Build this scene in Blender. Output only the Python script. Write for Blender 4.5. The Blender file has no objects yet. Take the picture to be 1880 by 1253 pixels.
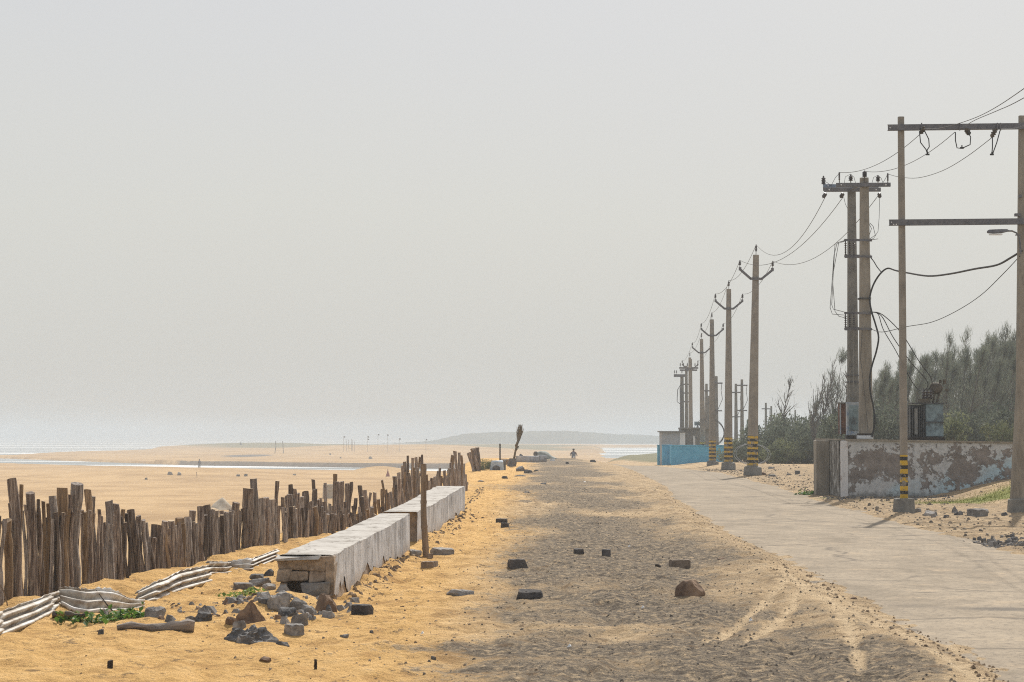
import bpy, bmesh, math, random
import numpy as np
from mathutils import Vector, Matrix, noise as mnoise
R = random.Random(7)
sc = bpy.context.scene
COL = sc.collection
PI = math.pi
# ------------------------------------------------------------------ camera model
F = 4000.0; CX = 940.0; CY = 626.5; EYE = 1.5; PITCH = math.atan(170.5 / F)
def ray(px, py):
    a, b = (px - CX) / F, (CY - py) / F
    c, s = math.cos(PITCH), math.sin(PITCH)
    return Vector((a, c - b * s, s + b * c))
def D(px, py, d):
    r = ray(px, py); t = d / r.y
    return Vector((r.x * t, d, EYE + r.z * t))
# ------------------------------------------------------------------ numpy noise + terrain
def _hash(i, j, seed):
    n = (i.astype(np.int64) * 374761393 + j.astype(np.int64) * 668265263 + seed * 1442695041) & 0xffffffff
    n = ((n ^ (n >> 13)) * 1274126177) & 0xffffffff
    n = n ^ (n >> 16)
    return (n & 0xffff) / 65535.0
def vnoise(x, y, seed=0):
    i = np.floor(x); j = np.floor(y); u = x - i; v = y - j
    u = u * u * (3 - 2 * u); v = v * v * (3 - 2 * v)
    a = _hash(i, j, seed); b = _hash(i + 1, j, seed); c = _hash(i, j + 1, seed); d = _hash(i + 1, j + 1, seed)
    return (a * (1 - u) + b * u) * (1 - v) + (c * (1 - u) + d * u) * v
def fbm(x, y, oct=4, seed=0):
    r = 0; a = .5
    for k in range(oct):
        r = r + a * (vnoise(x, y, seed + k * 17) - .5); x = x * 2.03 + 3.1; y = y * 2.03 + 1.7; a *= .5
    return r
def sst(t):
    t = np.clip(t, 0, 1); return t * t * (3 - 2 * t)
FEN = [(-30, -6.5), (0, -5.3), (15, -4.62), (18.4, -4.32), (21, -3.9), (24, -3.52), (28.7, -3.02), (35, -2.55), (42, -2.1), (50, -1.65), (58, -1.22), (75, -1.45), (90, -1.45), (110, -1.3), (140, -1.2), (200, -1)]
FY = np.array([a for a, b in FEN], float); FX = np.array([b for a, b in FEN], float)
def fence_x(y): return np.interp(y, FY, FX)
RC = [(-40, 4.7), (14, 4.72), (25, 4.8), (36, 4.98), (50, 5.4), (64, 6.05), (80, 6.4), (95, 6.75), (120, 7.2), (150, 7.7), (200, 8.5)]
RY = np.array([a for a, b in RC], float); RX = np.array([b for a, b in RC], float)
def road_x(y): return np.interp(y, RY, RX)
def terrain(X, Y):
    X = np.asarray(X, float); Y = np.asarray(Y, float)
    near = 1 - sst((Y - 60) / 140)
    # land
    z = np.zeros_like(X + Y)
    z = z - 0.0098 * np.clip(Y - 86, 0, 110) * sst((X - 3) / 5)
    z = z + .46 * sst((X - 9.6) / 2.6) * sst((Y - 41) / 9) * (1 - sst((Y - 66) / 25) * .5)
    z = z + .5 * sst((X - 14) / 10) * sst((Y - 70) / 30)
    z = z + near * (.05 * fbm(X * .6, Y * .6, 3, 3) + .085 * fbm(X * 2.1, Y * 2.1, 3, 5) * sst((2.2 - X) / 3 + .45) + .06 * fbm(X * 5, Y * 3.2, 4, 9) * (1 - .4 * sst((X - road_x(Y) - 1.5) / 1.0)) - np.where(Y < 75, .055, 0) * np.clip(vnoise(X * 6.3, Y * 4.6, 14) - .60, 0, 1) * sst((road_x(Y) - 1.6 - X) / .5 + (X > road_x(Y) + 1.6) * 9) - np.where(Y < 75, .17, 0) * np.clip(vnoise(X * 2.6, Y * 1.7, 15) - .66, 0, 1) + np.where(Y < 62, .05, 0) * np.clip(vnoise(X * 13, Y * 6, 11) * vnoise(X * 5 + 3, Y * 2.3, 12) - .28, 0, 1))
    # sand piled at the fence foot and under the tin sheets
    fs = X - fence_x(Y)
    z = z + .10 * np.exp(-((fs - .15) / .45) ** 2) * sst((Y - 14) / 5) * (1 - sst((Y - 28) / 6))
    wx = np.interp(Y, [19.4, 27.6, 29.3, 40.4], [-1.585, -1.29, -1.275, -.87])
    z = z + (.05 + .22 * np.clip(fbm(Y * 1.1, X * .2, 3, 61), -.2, 1)) * np.exp(-((X - wx - .04) / .17) ** 2) * (Y > 19.8) * (Y < 41)
    z = z + .11 * np.exp(-(((X + 1.95) / .42) ** 2 + ((Y - 19.05) / .42) ** 2)) + .05 * np.exp(-(((X + 2.3) / .5) ** 2 + ((Y - 18.5) / .6) ** 2))
    # shallow trench where the road lies, windrow of sand on its left side
    rd = np.abs(X - road_x(Y))
    z = z - .06 * (1 - sst((rd - 1.25) / .6)) * (Y < 140)
    z = z + .05 * np.exp(-((X - (road_x(Y) - 2.05)) / .32) ** 2) * (Y < 110)
    # wheel ruts in the sand strip
    for off in (-2.55, -2.95):
        z = z - .018 * np.exp(-((X - (road_x(Y) + off + .25 * np.sin(Y * .35))) / .09) ** 2) * (Y < 40)
    # beach
    b = -4.3 + .35 * fbm(X / 28, Y / 28, 4, 21) + .1 * fbm(X / 6, Y / 6, 3, 22)
    for (mx, my, mr, mh) in ((-50, 300, 16, .75), (-43, 310, 14, .55), (-18.5, 300, 4.5, 1.15), (-14, 308, 7, .55)):
        b = b + mh * np.exp(-(((X - mx) / mr) ** 2 + ((Y - my) / (mr * 1.6)) ** 2))
    nb = np.interp(X, [-400, -106, -57, -22, -4, 30, 90], [640, 452, 394, 366, 352, 335, 320])
    fb = np.interp(X, [-400, -140, -62, -35, -4, 40, 90], [760, 575, 432, 412, 390, 380, 370])
    st = sst((Y - nb + 16) / 16) * (1 - sst((Y - fb) / 2.2))
    b = b * (1 - st) - 5.5 * st
    b = b + .45 * np.exp(-np.clip(Y - fb, 0, 1e9) / 22) * (Y > fb + 2) * (X > -75)
    # far dunes
    dn = sst((Y - 640) / 250) * sst((X + 150) / 70)
    b = b + dn * (1.0 + 1.5 * fbm(X / 60, Y / 90, 4, 31)) 
    b = b + 2.1 * np.exp(-(((X + 28) / 26) ** 2 + ((Y - 720) / 60) ** 2))
    b = b + 1.1 * np.exp(-(((X + 62) / 22) ** 2 + ((Y - 760) / 60) ** 2))
    b = b + 1.3 * np.exp(-(((X + 118) / 34) ** 2 + ((Y - 905) / 40) ** 2))
    sea = sst((-138 - 10 * fbm(Y / 80, X * 0, 2, 41) * 2 - X) / 9) * sst((Y - 560) / 40)
    b = b * (1 - sea) - 6.0 * sea
    lag = sst((X - .036 * Y - 6 * fbm(Y / 50, X / 50, 2, 43)) / 8) * sst((Y - 520) / 30) * (1 - sst((Y - 980) / 40))
    b = b * (1 - lag) - 5.6 * lag
    fs = sst((Y - 1000) / 200)
    b = b * (1 - fs) - 6.0 * fs
    # embankment edge
    e = sst((fence_x(Y) - .55 - X) / 6.5)
    ye = np.interp(X, [-5, 3, 7, 10, 14, 40], [128, 130, 140, 190, 240, 300])
    e = 1 - (1 - e) * (1 - sst((Y - ye) / 150))
    return z * (1 - e) + b * e
def TZ(x, y): return float(terrain(np.array([x]), np.array([y]))[0])
def GT(px, py, z0=0.0, off=0.0):
    r = ray(px, py); z = z0
    for _ in range(25):
        t = (z - EYE) / r.z
        z = .5 * z + .5 * (TZ(r.x * t, r.y * t) + off)
    t = (z - EYE) / r.z
    return Vector((r.x * t, r.y * t, z))
# ------------------------------------------------------------------ materials
MATS = {}
def nt(name):
    m = bpy.data.materials.new(name); m.use_nodes = True
    t = m.node_tree; b = t.nodes['Principled BSDF']
    MATS[name] = m
    return m, t, b
def N(t, typ, **kw):
    n = t.nodes.new(typ)
    for k, v in kw.items():
        if k.startswith('i_'):
            key = k[2:].replace('_', ' ')
            n.inputs[key].default_value = v
        else: setattr(n, k, v)
    return n
def L(t, a, b): t.links.new(a, b)
def ramp(t, fac, stops, interp='LINEAR'):
    r = N(t, 'ShaderNodeValToRGB'); r.color_ramp.interpolation = interp
    el = r.color_ramp.elements
    while len(el) < len(stops): el.new(.5)
    for e, (p, c) in zip(el, stops):
        e.position = p; e.color = (c, c, c, 1) if isinstance(c, (int, float)) else (*c, 1)
    if fac is not None: L(t, fac, r.inputs[0])
    return r.outputs[0]
def math_(t, op, a, b=None, c=None, clamp=False):
    n = N(t, 'ShaderNodeMath', operation=op); n.use_clamp = clamp
    for i, v in enumerate((a, b, c)):
        if v is None: continue
        if isinstance(v, (int, float)): n.inputs[i].default_value = v
        else: L(t, v, n.inputs[i])
    return n.outputs[0]
def mixc(t, f, a, b, mode='MIX'):
    n = N(t, 'ShaderNodeMix', data_type='RGBA', blend_type=mode)
    for i, v in ((0, f), (6, a), (7, b)):
        if isinstance(v, (int, float)): n.inputs[i].default_value = v
        elif isinstance(v, tuple): n.inputs[i].default_value = (*v, 1)
        else: L(t, v, n.inputs[i])
    return n.outputs[2]
def coords(t, kind='Object', scale=(1, 1, 1)):
    c = N(t, 'ShaderNodeTexCoord'); m = N(t, 'ShaderNodeMapping'); m.inputs['Scale'].default_value = scale
    L(t, c.outputs[kind], m.inputs[0]); return m.outputs[0]
def noise(t, vec, scale, detail=6, rough=.6, dist=0):
    n = N(t, 'ShaderNodeTexNoise'); n.inputs['Scale'].default_value = scale; n.inputs['Detail'].default_value = detail
    n.inputs['Roughness'].default_value = rough; n.inputs['Distortion'].default_value = dist
    L(t, vec, n.inputs['Vector']); return n.outputs['Fac']
def bump(t, b, h, strength, dist=.02):
    n = N(t, 'ShaderNodeBump'); n.inputs['Strength'].default_value = strength; n.inputs['Distance'].default_value = dist
    L(t, h, n.inputs['Height']); L(t, n.outputs[0], b.inputs['Normal'])
def mat(name, c1, c2, scale=6, rough=.9, bmp=.4, stretch=(1, 1, 1), rand=0.0, dist=.01, metal=0, spec=.3, c3=None):
    m, t, b = nt(name)
    v = coords(t, 'Object', stretch)
    if rand:
        oi = N(t, 'ShaderNodeObjectInfo'); add = N(t, 'ShaderNodeVectorMath', operation='ADD')
        sc3 = N(t, 'ShaderNodeVectorMath', operation='SCALE'); L(t, oi.outputs['Location'], sc3.inputs[0]); sc3.inputs['Scale'].default_value = 3.7
        L(t, v, add.inputs[0]); L(t, sc3.outputs[0], add.inputs[1]); v = add.outputs[0]
    n1 = noise(t, v, scale, 7, .65); n2 = noise(t, v, scale * 4.3, 5, .7)
    f = math_(t, 'ADD', math_(t, 'MULTIPLY', n1, .65), math_(t, 'MULTIPLY', n2, .35))
    stops = [(.40, c1), (.60, c2)] if c3 is None else [(.39, c1), (.5, c2), (.61, c3)]
    c = ramp(t, f, stops)
    if rand:
        c = mixc(t, 1.0, c, ramp(t, oi.outputs['Random'], [(0, 1 - rand), (1, 1 + rand * .6)]), 'MULTIPLY')
    L(t, c, b.inputs['Base Color']); b.inputs['Roughness'].default_value = rough
    b.inputs['Metallic'].default_value = metal; b.inputs['Specular IOR Level'].default_value = spec
    if bmp: bump(t, b, f, bmp, dist)
    return m
def make_materials():
    m, t, b = nt('plaster')
    v = coords(t, 'Object'); vs = coords(t, 'Object', (1, 1, .10)); s = N(t, 'ShaderNodeSeparateXYZ'); L(t, v, s.inputs[0])
    n1 = noise(t, vs, 7, 6, .6); n2 = noise(t, v, 2.6, 9, .68); n3 = noise(t, v, 17, 5, .7)
    c = ramp(t, math_(t, 'ADD', math_(t, 'MULTIPLY', n1, .55), math_(t, 'MULTIPLY', n2, .45)), [(.40, (.25, .245, .245)), (.50, (.42, .42, .425)), (.62, (.56, .55, .545))])
    c = mixc(t, ramp(t, math_(t, 'ADD', math_(t, 'MULTIPLY', n2, .5), math_(t, 'MULTIPLY', n3, .5)), [(.385, .9), (.42, 0.0)]), c, (.17, .135, .10))
    lowz = math_(t, 'SUBTRACT', math_(t, 'ADD', .16, math_(t, 'MULTIPLY', math_(t, 'SUBTRACT', n1, .5), .55)), s.outputs[2], clamp=True)
    c = mixc(t, math_(t, 'MULTIPLY', lowz, 4.5, clamp=True), c, (.26, .19, .12))
    L(t, c, b.inputs['Base Color']); b.inputs['Roughness'].default_value = .95; b.inputs['Specular IOR Level'].default_value = .2
    bump(t, b, math_(t, 'ADD', n2, math_(t, 'MULTIPLY', n3, .6)), .7, .02)
    m, t, b = nt('plaster_top')
    v = coords(t, 'Object'); n2 = noise(t, v, 2.4, 9, .68); n3 = noise(t, v, 15, 5, .7)
    c = ramp(t, math_(t, 'ADD', math_(t, 'MULTIPLY', n2, .6), math_(t, 'MULTIPLY', n3, .4)), [(.40, (.24, .215, .185)), (.48, (.385, .36, .325)), (.62, (.475, .45, .41))])
    vo = N(t, 'ShaderNodeTexVoronoi', feature='DISTANCE_TO_EDGE'); vo.inputs['Scale'].default_value = .8; ad = N(t, 'ShaderNodeVectorMath', operation='ADD'); nv = N(t, 'ShaderNodeTexNoise'); nv.inputs['Scale'].default_value = 3; L(t, v, nv.inputs['Vector']); L(t, v, ad.inputs[0]); L(t, nv.outputs['Color'], ad.inputs[1]); L(t, ad.outputs[0], vo.inputs['Vector'])
    c = mixc(t, ramp(t, vo.outputs['Distance'], [(0, .8), (.018, 0.0)]), c, (.13, .11, .09))
    L(t, c, b.inputs['Base Color']); b.inputs['Roughness'].default_value = .95; b.inputs['Specular IOR Level'].default_value = .2
    bump(t, b, math_(t, 'ADD', n2, math_(t, 'MULTIPLY', n3, .6)), .6, .02)
    mat('bark', (.07, .05, .042), (.225, .172, .14), 7, .95, 1.0, (6, 6, .30), rand=.55, dist=.03, c3=(.52, .43, .345))
    mat('bark_grey', (.10, .08, .07), (.29, .245, .215), 7, .95, 1.0, (6, 6, .3), rand=.3, dist=.03, c3=(.50, .44, .38))
    mat('bark_pale', (.13, .085, .055), (.36, .25, .15), 7, .95, .9, (5, 5, .25), rand=.25, dist=.03)
    mat('cut_wood', (.30, .21, .13), (.52, .40, .26), 14, .9, .3)
    mat('bamboo', (.17, .115, .07), (.30, .215, .14), 6, .75, .4, (1.5, 1.5, .15))
    mat('masonry', (.19, .145, .105), (.42, .33, .245), 9, .95, .9, dist=.03)
    mat('brick_dark', (.045, .042, .042), (.13, .115, .105), 8, .95, .7, rand=.3)
    mat('brick_brown', (.16, .12, .088), (.36, .28, .21), 8, .95, .7, rand=.3)
    mat('rock_grey', (.11, .102, .096), (.36, .335, .305), 5, .95, .9, rand=.3, dist=.03)
    mat('rock_dark', (.042, .042, .043), (.20, .19, .18), 9, .9, .9, rand=.2, dist=.03)
    mat('rock_brown', (.11, .07, .048), (.30, .20, .13), 4, .95, .9, rand=.2, dist=.03)
    mat('driftwood', (.12, .10, .085), (.33, .28, .24), 8, .95, .9, (.15, 1.5, 1.5), dist=.03)
    mat('black_wood', (.02, .015, .012), (.06, .045, .035), 10, .95, .5)
    mat('tin', (.20, .14, .09), (.42, .38, .32), 3.0, .55, .25, (.6, 1, 1), spec=.4, c3=(.60, .59, .57))
    mat('concrete', (.19, .167, .135), (.305, .272, .22), 3.5, .93, .3, (1.2, 1.2, .35))
    mat('concrete_grey', (.135, .13, .118), (.235, .225, .20), 4, .93, .4)
    mat('steel', (.085, .085, .095), (.16, .155, .16), 7, .55, .15, metal=.3, spec=.5)
    mat('steel_sheen', (.12, .15, .20), (.25, .29, .35), 5, .5, .1, metal=.4, spec=.5)  # bluish sheen of the rear crossarm put into the base colour
    mat('insulator', (.03, .022, .018), (.07, .05, .04), 12, .35, 0, spec=.6)
    mat('wire', (.05, .05, .05), (.09, .085, .08), 20, .7, 0)
    mat('cable_black', (.012, .012, .013), (.03, .03, .03), 20, .6, 0)
    mat('rust', (.045, .024, .018), (.17, .085, .055), 5, .9, .4)
    mat('cabinet', (.16, .22, .32), (.30, .33, .35), 4, .6, .15, c3=(.38, .40, .40))
    mat('tank_paint', (.075, .09, .095), (.15, .20, .215), 3, .6, .15, c3=(.22, .29, .305))
    mat('tank_dark', (.025, .026, .028), (.09, .09, .09), 5, .6, .2)
    mat('oily', (.04, .032, .022), (.13, .105, .075), 5, .85, .2)
    mat('blue_paint', (.08, .34, .52), (.13, .46, .66), 2, .85, .2)
    mat('hut_grey', (.28, .295, .31), (.38, .39, .40), 3, .9, .2)
    mat('white_paint', (.55, .56, .56), (.72, .72, .70), 4, .8, .1)
    mat('leaf', (.035, .085, .015), (.12, .22, .035), 10, .6, 0, rand=0)
    mat('leaf_light', (.10, .16, .03), (.22, .30, .07), 10, .6, 0)
    mat('needles', (.082, .096, .072), (.20, .215, .16), 1.3, .9, 0, rand=.25)
    mat('bush_leaf', (.06, .075, .055), (.16, .18, .125), 1.1, .8, 0, rand=.3)
    mat('bush_pale', (.075, .095, .045), (.19, .20, .10), 1.3, .8, 0, rand=.2)
    mat('tree_bark', (.10, .088, .078), (.22, .19, .165), 6, .95, .4, rand=.25)
    for nm in ('needles', 'bush_leaf', 'bush_pale', 'leaf', 'leaf_light', 'grass'):
        if nm not in MATS: continue
        t = MATS[nm].node_tree; b = t.nodes['Principled BSDF']; src = b.inputs['Base Color'].links[0].from_socket
        tr = N(t, 'ShaderNodeBsdfTranslucent'); L(t, src, tr.inputs[0]); mx = N(t, 'ShaderNodeMixShader'); mx.inputs[0].default_value = .4
        L(t, b.outputs[0], mx.inputs[1]); L(t, tr.outputs[0], mx.inputs[2]); L(t, mx.outputs[0], t.nodes['Material Output'].inputs[0])
    mat('dry_frond', (.09, .07, .045), (.20, .16, .10), 8, .9, 0)
    mat('grass', (.15, .19, .03), (.34, .33, .08), 1.5, .8, 0)
    mat('tarp', (.26, .33, .40), (.52, .58, .62), 4, .7, .4, dist=.04)
    mat('tarp_grey', (.16, .17, .15), (.36, .37, .33), 4, .8, .5, dist=.04)
    mat('shirt', (.10, .13, .19), (.16, .19, .25), 8, .9, 0)
    mat('trousers', (.16, .19, .22), (.24, .27, .30), 8, .9, 0)
    mat('skin', (.14, .075, .045), (.18, .10, .06), 8, .7, 0)
    mat('hair', (.01, .009, .008), (.02, .017, .015), 8, .7, 0)
    mat('red_cloth', (.20, .045, .035), (.30, .07, .05), 8, .9, 0)
    mat('flag_dark', (.03, .03, .04), (.06, .055, .06), 8, .9, 0)
    mat('glass_brown', (.03, .018, .005), (.10, .06, .015), 8, .2, 0, spec=.6)
    mat('label_paper', (.30, .22, .05), (.40, .30, .08), 8, .7, 0)
    mat('bright_litter', (.62, .62, .60), (.8, .8, .78), 8, .7, 0)
    mat('gravel', (.085, .074, .062), (.34, .275, .20), 3, .95, 0)
    mat('gravel_sand', (.12, .08, .05), (.34, .25, .16), 3, .95, 0)
    mat('hill', (.030, .042, .028), (.07, .085, .05), .05, .95, 0)
    mat('pale_heap', (.36, .30, .22), (.50, .42, .31), 1, .95, .3)
    # --- striped concrete pole
    def striped(name, z0, z1, period, duty, topblack=0):
        m, t, b = nt(name)
        v = coords(t, 'Object'); n1 = noise(t, v, 4, 7, .65)
        vs = coords(t, 'Object', (1.2, 1.2, .3)); n2 = noise(t, vs, 5, 5, .6)
        f = math_(t, 'ADD', math_(t, 'MULTIPLY', n1, .5), math_(t, 'MULTIPLY', n2, .5))
        conc = ramp(t, f, [(.40, (.185, .163, .135)), (.60, (.295, .262, .215))])
        s = N(t, 'ShaderNodeSeparateXYZ'); L(t, v, s.inputs[0]); z = s.outputs[2]
        zz = math_(t, 'ADD', z, math_(t, 'MULTIPLY', math_(t, 'SUBTRACT', n1, .5), .02))
        fr = math_(t, 'FRACT', math_(t, 'DIVIDE', math_(t, 'SUBTRACT', zz, z0), period))
        y = math_(t, 'LESS_THAN', fr, duty)
        col = mixc(t, y, ramp(t, n1, [(.3, (.012, .012, .012)), (.7, (.03, .028, .026))]), ramp(t, n1, [(.3, (.42, .26, .02)), (.7, (.60, .39, .03))]))
        inr = math_(t, 'MULTIPLY', math_(t, 'GREATER_THAN', zz, z0), math_(t, 'LESS_THAN', zz, z1))
        wear = math_(t, 'LESS_THAN', noise(t, v, 9, 6, .7), .555)
        c = mixc(t, math_(t, 'MULTIPLY', inr, wear), conc, col)
        L(t, c, b.inputs['Base Color']); b.inputs['Roughness'].default_value = .9
        bump(t, b, f, .3, .01)
    striped('striped_near', .25, 1.10, .163, .56)
    striped('striped_row', .34, 1.42, .195, .45)
    # --- peeling paint
    m, t, b = nt('peeling')
    v = coords(t, 'Object'); s = N(t, 'ShaderNodeSeparateXYZ'); L(t, v, s.inputs[0])
    n1 = noise(t, v, 1.9, 10, .68, .3); n2 = noise(t, v, 9, 6, .7)
    zb = ramp(t, math_(t, 'DIVIDE', s.outputs[2], 1.36), [(0, .10), (.20, .16), (.36, -.03), (.72, -.02), (.86, .08), (1, .12)])
    zbv = N(t, 'ShaderNodeSeparateColor'); L(t, zb, zbv.inputs[0])
    # ramp cannot store negatives: re-centre
    zb2 = math_(t, 'MULTIPLY', s.outputs[2], 1 / 1.36)
    lo = math_(t, 'SUBTRACT', .40, zb2, clamp=True); hi = math_(t, 'SUBTRACT', zb2, .74, clamp=True)
    rt = math_(t, 'SUBTRACT', math_(t, 'DIVIDE', s.outputs[0], 4.3), .80, clamp=True)
    bias = math_(t, 'ADD', math_(t, 'ADD', math_(t, 'MULTIPLY', lo, .30), math_(t, 'MULTIPLY', hi, .50)), math_(t, 'MULTIPLY', rt, .5))
    f = math_(t, 'ADD', math_(t, 'ADD', n1, bias), math_(t, 'MULTIPLY', math_(t, 'SUBTRACT', n2, .5), .42))
    pm = ramp(t, f, [(.522, 0.0), (.547, 1.0)])
    cem = ramp(t, noise(t, v, 3.5, 8, .65), [(.40, (.15, .128, .112)), (.60, (.25, .218, .195))])
    pn = math_(t, 'SUBTRACT', math_(t, 'ADD', math_(t, 'DIVIDE', s.outputs[0], 4.3), noise(t, v, 1.2, 3, .5)), math_(t, 'MULTIPLY', zb2, .9))
    paint = ramp(t, pn, [(.72, (.50, .50, .49)), (1.0, (.40, .53, .58))])
    paint = mixc(t, ramp(t, n2, [(.35, .55), (.6, 0.0)]), paint, (.24, .25, .25))
    c = mixc(t, pm, cem, paint)
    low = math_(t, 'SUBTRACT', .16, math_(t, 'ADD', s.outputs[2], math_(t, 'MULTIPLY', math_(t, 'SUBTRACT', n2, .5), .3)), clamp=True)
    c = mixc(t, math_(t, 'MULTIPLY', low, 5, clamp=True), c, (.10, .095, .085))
    L(t, c, b.inputs['Base Color']); b.inputs['Roughness'].default_value = .95
    bump(t, b, math_(t, 'ADD', math_(t, 'MULTIPLY', pm, .8), n2), .7, .02)
    # --- stained white
    m, t, b = nt('peeling_white')
    v = coords(t, 'Object'); n1 = noise(t, v, 3.2, 9, .68)
    c = ramp(t, n1, [(.40, (.30, .225, .18)), (.45, (.55, .54, .53)), (.8, (.66, .65, .64))])
    L(t, c, b.inputs['Base Color']); b.inputs['Roughness'].default_value = .95; bump(t, b, n1, .4, .02)
    m, t, b = nt('mossy')
    v = coords(t, 'Object'); n1 = noise(t, v, 4, 9, .7)
    c = ramp(t, n1, [(.38, (.06, .055, .05)), (.52, (.17, .155, .13)), (.62, (.40, .40, .38))])
    L(t, c, b.inputs['Base Color']); b.inputs['Roughness'].default_value = .95; bump(t, b, n1, .4, .02)
    # --- ground
    m, t, b = nt('sand_ground')
    v = coords(t, 'Object')
    def att(n):
        a = N(t, 'ShaderNodeAttribute'); a.attribute_name = n; return a.outputs['Fac']
    nb = noise(t, v, 1.3, 8, .65); nf = noise(t, v, 14, 6, .7); ns = noise(t, v, 70, 4, .75); nm = noise(t, v, 4.5, 6, .65)
    big = noise(t, v, .09, 6, .6)
    nq = math_(t, 'ADD', math_(t, 'MULTIPLY', nb, .45), math_(t, 'MULTIPLY', nm, .55))
    orange = ramp(t, nq, [(.40, (.45, .262, .095)), (.50, (.62, .38, .14)), (.60, (.72, .46, .19))])
    tan = ramp(t, nq, [(.39, (.215, .155, .095)), (.49, (.42, .305, .18)), (.60, (.60, .45, .275))])
    beach = ramp(t, math_(t, 'ADD', math_(t, 'MULTIPLY', big, .6), math_(t, 'MULTIPLY', noise(t, v, .5, 6, .7), .4)), [(.42, (.35, .22, .10)), (.58, (.50, .335, .165))])
    c = mixc(t, att('tan'), orange, tan)
    c = mixc(t, att('beach'), c, beach)
    c = mixc(t, math_(t, 'MULTIPLY', att('track'), .7), c, (.60, .46, .29))
    grav = ramp(t, math_(t, 'ADD', math_(t, 'MULTIPLY', ns, .35), math_(t, 'MULTIPLY', nf, .65)), [(.41, (.042, .037, .034)), (.5, (.15, .124, .094)), (.60, (.44, .33, .205))])
    g = math_(t, 'ADD', att('gravel'), math_(t, 'ADD', math_(t, 'MULTIPLY', math_(t, 'SUBTRACT', nm, .5), 1.6), math_(t, 'MULTIPLY', math_(t, 'SUBTRACT', nf, .5), 1.7)))
    gm = ramp(t, g, [(.28, 0.0), (.62, .93)])
    c = mixc(t, gm, c, grav)
    # scattered dark specks / debris in sand
    sp = ramp(t, math_(t, 'ADD', math_(t, 'MULTIPLY', nf, .6), math_(t, 'MULTIPLY', ns, .4)), [(.385, .8), (.43, 0.0)])
    c = mixc(t, math_(t, 'MULTIPLY', sp, math_(t, 'SUBTRACT', 1, att('beach'))), c, (.12, .08, .05))
    nk = noise(t, coords(t, 'Object', (1, .8, 1)), 5.2, 7, .72)
    c = mixc(t, math_(t, 'MULTIPLY', ramp(t, nk, [(.375, .75), (.41, 0.0)]), math_(t, 'SUBTRACT', 1, att('beach'))), c, (.17, .11, .06))
    gr = ramp(t, math_(t, 'ADD', att('grass'), math_(t, 'MULTIPLY', math_(t, 'SUBTRACT', nf, .5), 1.0)), [(.45, 0.0), (.75, .85)])
    c = mixc(t, gr, c, ramp(t, nf, [(.3, (.13, .17, .035)), (.7, (.30, .31, .09))]))
    c = mixc(t, att('wet_shade'), c, (.085, .083, .085))
    sc_ = att('scrub')
    c = mixc(t, ramp(t, math_(t, 'ADD', sc_, math_(t, 'MULTIPLY', math_(t, 'SUBTRACT', big, .5), .8)), [(.4, 0.0), (.7, .8)]), c, (.11, .125, .07))
    L(t, c, b.inputs['Base Color']); b.inputs['Roughness'].default_value = .97; b.inputs['Specular IOR Level'].default_value = .15
    hgt = math_(t, 'ADD', math_(t, 'ADD', math_(t, 'MULTIPLY', nm, .8), math_(t, 'MULTIPLY', nf, .5)), math_(t, 'MULTIPLY', ns, .18))
    bump(t, b, hgt, 1.0, .10)
    # --- road
    m, t, b = nt('road')
    v = coords(t, 'Object'); vs = coords(t, 'Object', (1, .3, 1))
    nb = noise(t, vs, .9, 7, .62); nf = noise(t, v, 18, 6, .75); ns = noise(t, v, 90, 4, .8); n2 = noise(t, v, 2.2, 8, .65)
    c = ramp(t, math_(t, 'ADD', math_(t, 'MULTIPLY', nb, .5), math_(t, 'MULTIPLY', n2, .5)), [(.38, (.205, .166, .118)), (.5, (.28, .228, .165)), (.62, (.345, .283, .205))])
    c = mixc(t, ramp(t, n2, [(.55, 0.0), (.68, .4)]), c, (.40, .29, .175))
    c = mixc(t, ramp(t, math_(t, 'ADD', math_(t, 'MULTIPLY', ns, .4), math_(t, 'MULTIPLY', nf, .6)), [(.42, .75), (.49, 0.0)]), c, (.10, .085, .07))
    vc = N(t, 'ShaderNodeTexVoronoi', feature='DISTANCE_TO_EDGE'); vc.inputs['Scale'].default_value = .33; dv_ = N(t, 'ShaderNodeVectorMath', operation='ADD'); nv = N(t, 'ShaderNodeTexNoise'); nv.inputs['Scale'].default_value = 1.1; nv.inputs['Detail'].default_value = 7; L(t, v, nv.inputs['Vector']); L(t, v, dv_.inputs[0]); L(t, nv.outputs['Color'], dv_.inputs[1]); L(t, dv_.outputs[0], vc.inputs['Vector'])
    c = mixc(t, math_(t, 'MULTIPLY', ramp(t, vc.outputs['Distance'], [(.0, .75), (.022, 0.0)]), ramp(t, nb, [(.46, 0.0), (.54, 1.0)])), c, (.09, .075, .06))
    at = N(t, 'ShaderNodeAttribute'); at.attribute_name = 'worn'
    w = ramp(t, math_(t, 'ADD', at.outputs['Fac'], math_(t, 'MULTIPLY', math_(t, 'SUBTRACT', nf, .5), 1.4)), [(.5, 0.0), (.75, .8)])
    c = mixc(t, w, c, ramp(t, ns, [(.35, (.04, .038, .035)), (.65, (.15, .13, .11))]))
    L(t, c, b.inputs['Base Color']); b.inputs['Roughness'].default_value = .95; b.inputs['Specular IOR Level'].default_value = .2
    bump(t, b, math_(t, 'ADD', math_(t, 'MULTIPLY', nf, .4), math_(t, 'MULTIPLY', ns, .3)), .35, .03)
    # --- sea
    m, t, b = nt('sea_water')
    v = coords(t, 'Object', (.35, 1, 1)); n1 = noise(t, v, .12, 8, .62); n2 = noise(t, coords(t, 'Object', (.12, 1, 1)), .05, 9, .7)
    fo = ramp(t, n2, [(.50, 0.0), (.55, 1.0)])
    c = mixc(t, fo, (.12, .15, .15), (.70, .71, .70))  # white streaks: foam, with the stream's glare put into the colour too
    L(t, c, b.inputs['Base Color'])
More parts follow.
